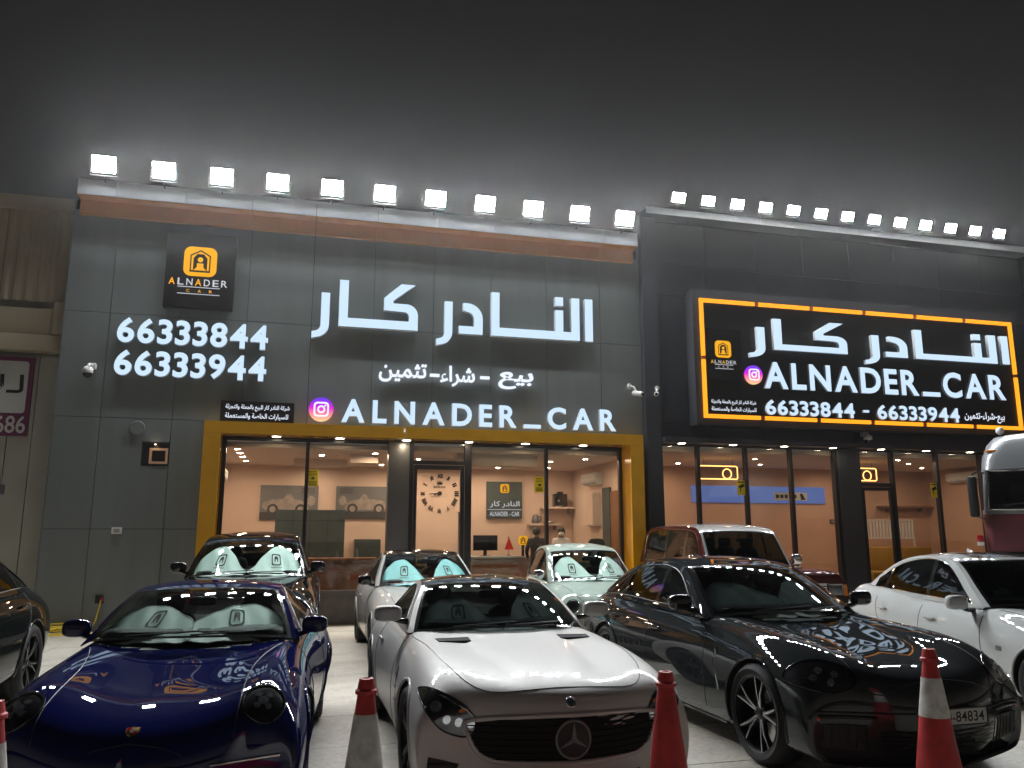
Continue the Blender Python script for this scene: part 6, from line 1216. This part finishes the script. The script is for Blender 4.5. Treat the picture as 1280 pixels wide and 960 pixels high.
def notice(x, z, w, h, label, y=YG - .004, cam=False):
    t = place('yellow_notice', (x, y, z), label, 'notice', 'yellow notices on the glass'); box('sheet', M['yellow_paper'], t, x - w / 2, x + w / 2, y - .001, y, z, z + h)
    if cam: MB().prism([(x - w * .38, z + h * .62), (x + w * .2, z + h * .80), (x + w * .38, z + h * .62), (x - w * .1, z + h * .48), (x - w * .1, z + h * .25), (x - w * .2, z + h * .25), (x - w * .2, z + h * .46)], y - .003, y - .0012).build('printed_camera', M['ink'], t); box('printed_line', M['ink'], t, x - w * .4, x + w * .4, y - .003, y - .0012, z + h * .86, z + h * .94)
    else:
        for i, u in enumerate((.88, .78, .68, .26, .18, .10)): box('printed_line', M['ink'], t, x - w * .36 + (i % 2) * w * .06, x + w * .36, y - .003, y - .0012, z + h * u, z + h * u + h * .03)
        MB().prism(ell(x + w * .05, z + h * .48, w * .16, h * .09, 12), y - .003, y - .0012).build('printed_mark', M['slate'], t)
notice(.20, 2.68, .23, .33, 'yellow notice on the left panes beside the mullion'); notice(4.93, 2.62, .21, .33, 'yellow notice on the glass right of the dark square shop sign'); notice(9.76, 2.62, .22, .33, 'yellow camera notice on the black showroom glass left of the pillar', cam=True); notice(15.02, 2.62, .2, .36, 'yellow camera notice on the black showroom glass by the truck', cam=True)

# ------------------------------------------------------------------ inside the black showroom
def neon(x, z, label):
    t = place('neon_light', (x, 18.2, z), label, 'light', 'amber neon lights'); 
    MB().tube([(a, 18.2, b) for a, b in rrect(x - .52, x + .52, z - .16, z + .16, .05)], .014, True, 8).build('tube_frame', M['neon'], t, 60); MB().tube([(a, 18.18, b) for a, b in arc(x + .22, z - .03, .12, 0, 345, 23)], .014, True, 8).build('tube_ring', M['neon'], t, 60)
    for a in (-.4, .4): MB().tube([(x + a, 18.2, z + .17), (x + a, 18.2, 3.6)], .004, n=5).build('hanger', M['black_plastic'], t, 60)
neon(10.0, 3.25, 'amber neon rectangle with ring behind the left panes of the black showroom'); neon(14.05, 3.28, 'amber neon rectangle with ring above the black showroom door')
t = place('blue_reflection_board', (10.5, 20.5, 2.6), 'glowing blue board with a white label standing in for a street reflection in the black showroom', 'sign'); box('board', emit('blue_reflection_glow', (.22, .32, .80), .42), t, 10.45, 14.65, 20.55, 20.598, 2.62, 3.08); box('label', M['sheet_white'], t, 13.0, 14.05, 20.54, 20.549, 2.70, 2.92); MB().prism([(13.86, 2.72), (14.0, 2.72), (13.9, 2.90), (13.82, 2.90)], 20.535, 20.539).build('label_mark', M['ink'], t)  # glowing board added in place of the blue fascia opposite, mirrored in the glass
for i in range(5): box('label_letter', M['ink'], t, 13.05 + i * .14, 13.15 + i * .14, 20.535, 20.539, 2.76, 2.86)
sf = place('ochre_bench', (15.2, 18.3, .2), 'low ochre bench behind the black showroom door', 'bench'); box('seat', mat('ochre_fabric', (.42, .24, .04), .8, var=.1), sf, 14.1, 16.4, 18.0, 18.55, .55, .82, bev=.04); box('backrest', mat('ochre_back', (.42, .24, .04), .8, var=.1), sf, 14.1, 16.4, 18.56, 18.68, .5, 1.42, bev=.03)
for x in (14.2, 16.2): box('leg', M['wood'], sf, x, x + .08, 18.1, 18.5, .2, .549)
rk = place('white_slat_rack', (15.9, 19.5, .2), 'white upright slatted rack behind the black showroom door', 'rack')
for i in range(15): box('slat', M['white_plastic'], rk, 15.15 + i * .105, 15.21 + i * .105, 19.5, 19.53, 1.66, 2.12)
for z in (1.628, 2.122): box('rail', M['white_plastic'], rk, 15.13, 16.70, 19.49, 19.54, z, z + .03)
for x in (15.13, 16.67): box('post', M['white_plastic'], rk, x, x + .03, 19.495, 19.535, .2, 1.627)
sh = place('wooden_shelf', (17.3, 20.4, 2.5), 'long wooden wall shelf in the black showroom', 'shelf'); box('board', M['wood'], sh, 16.4, 18.15, 20.3, 20.599, 2.52, 2.57); box('bracket', M['wood'], sh, 16.7, 16.75, 20.4, 20.599, 2.40, 2.519); box('bracket', M['wood'], sh, 17.8, 17.85, 20.4, 20.599, 2.40, 2.519)
ct = place('display_table', (11.7, 19.0, .2), 'small display table with ochre panel in the black showroom', 'table'); box('top', M['wood'], ct, 11.1, 12.4, 18.7, 19.3, 1.05, 1.10); box('panel', mat('ochre_panel', (.5, .30, .05), .6), ct, 11.15, 12.35, 18.72, 18.75, .45, 1.049)
for x in (11.15, 12.29): box('leg', M['black_plastic'], ct, x, x + .06, 18.76, 19.25, .2, 1.049)
st_ = place('step_stool', (10.4, 19.4, .2), 'white step stool in the black showroom', 'stool'); 
for x in (10.2, 10.55): MB().tube([(x, 19.4, .2), (x + .03, 19.5, 1.95)], .018, n=6).build('rail', M['white_plastic'], st_, 60)
for z in (.7, 1.1, 1.5, 1.85): box('tread', M['white_plastic'], st_, 10.22, 10.57, 19.38, 19.5, z, z + .03)
sw = place('wall_switch', (14.9, 20.59, 2.1), 'dark switch plate beside the black showroom pillar', 'switch'); box('plate', M['slate'], sw, 14.78, 14.96, 20.57, 20.599, 2.05, 2.17); box('button', M['grey_plastic'], sw, 14.82, 14.92, 20.562, 20.569, 2.08, 2.14)

# ------------------------------------------------------------------ night haze round the lamps
hz = MB().box(-60, 60, -12, 60, -1.7, 24).build('haze', None); hz.data.materials.clear()
m = bpy.data.materials.new('haze'); m.use_nodes = True; nt = m.node_tree; nt.nodes.clear(); pv = nt.nodes.new('ShaderNodeVolumePrincipled'); o = nt.nodes.new('ShaderNodeOutputMaterial'); nt.links.new(pv.outputs[0], o.inputs['Volume'])
pv.inputs['Color'].default_value = (.9, .9, .9, 1); pv.inputs['Density'].default_value = .0006; pv.inputs['Anisotropy'].default_value = .88
hz.data.materials.append(m); tag(hz, kind='stuff')
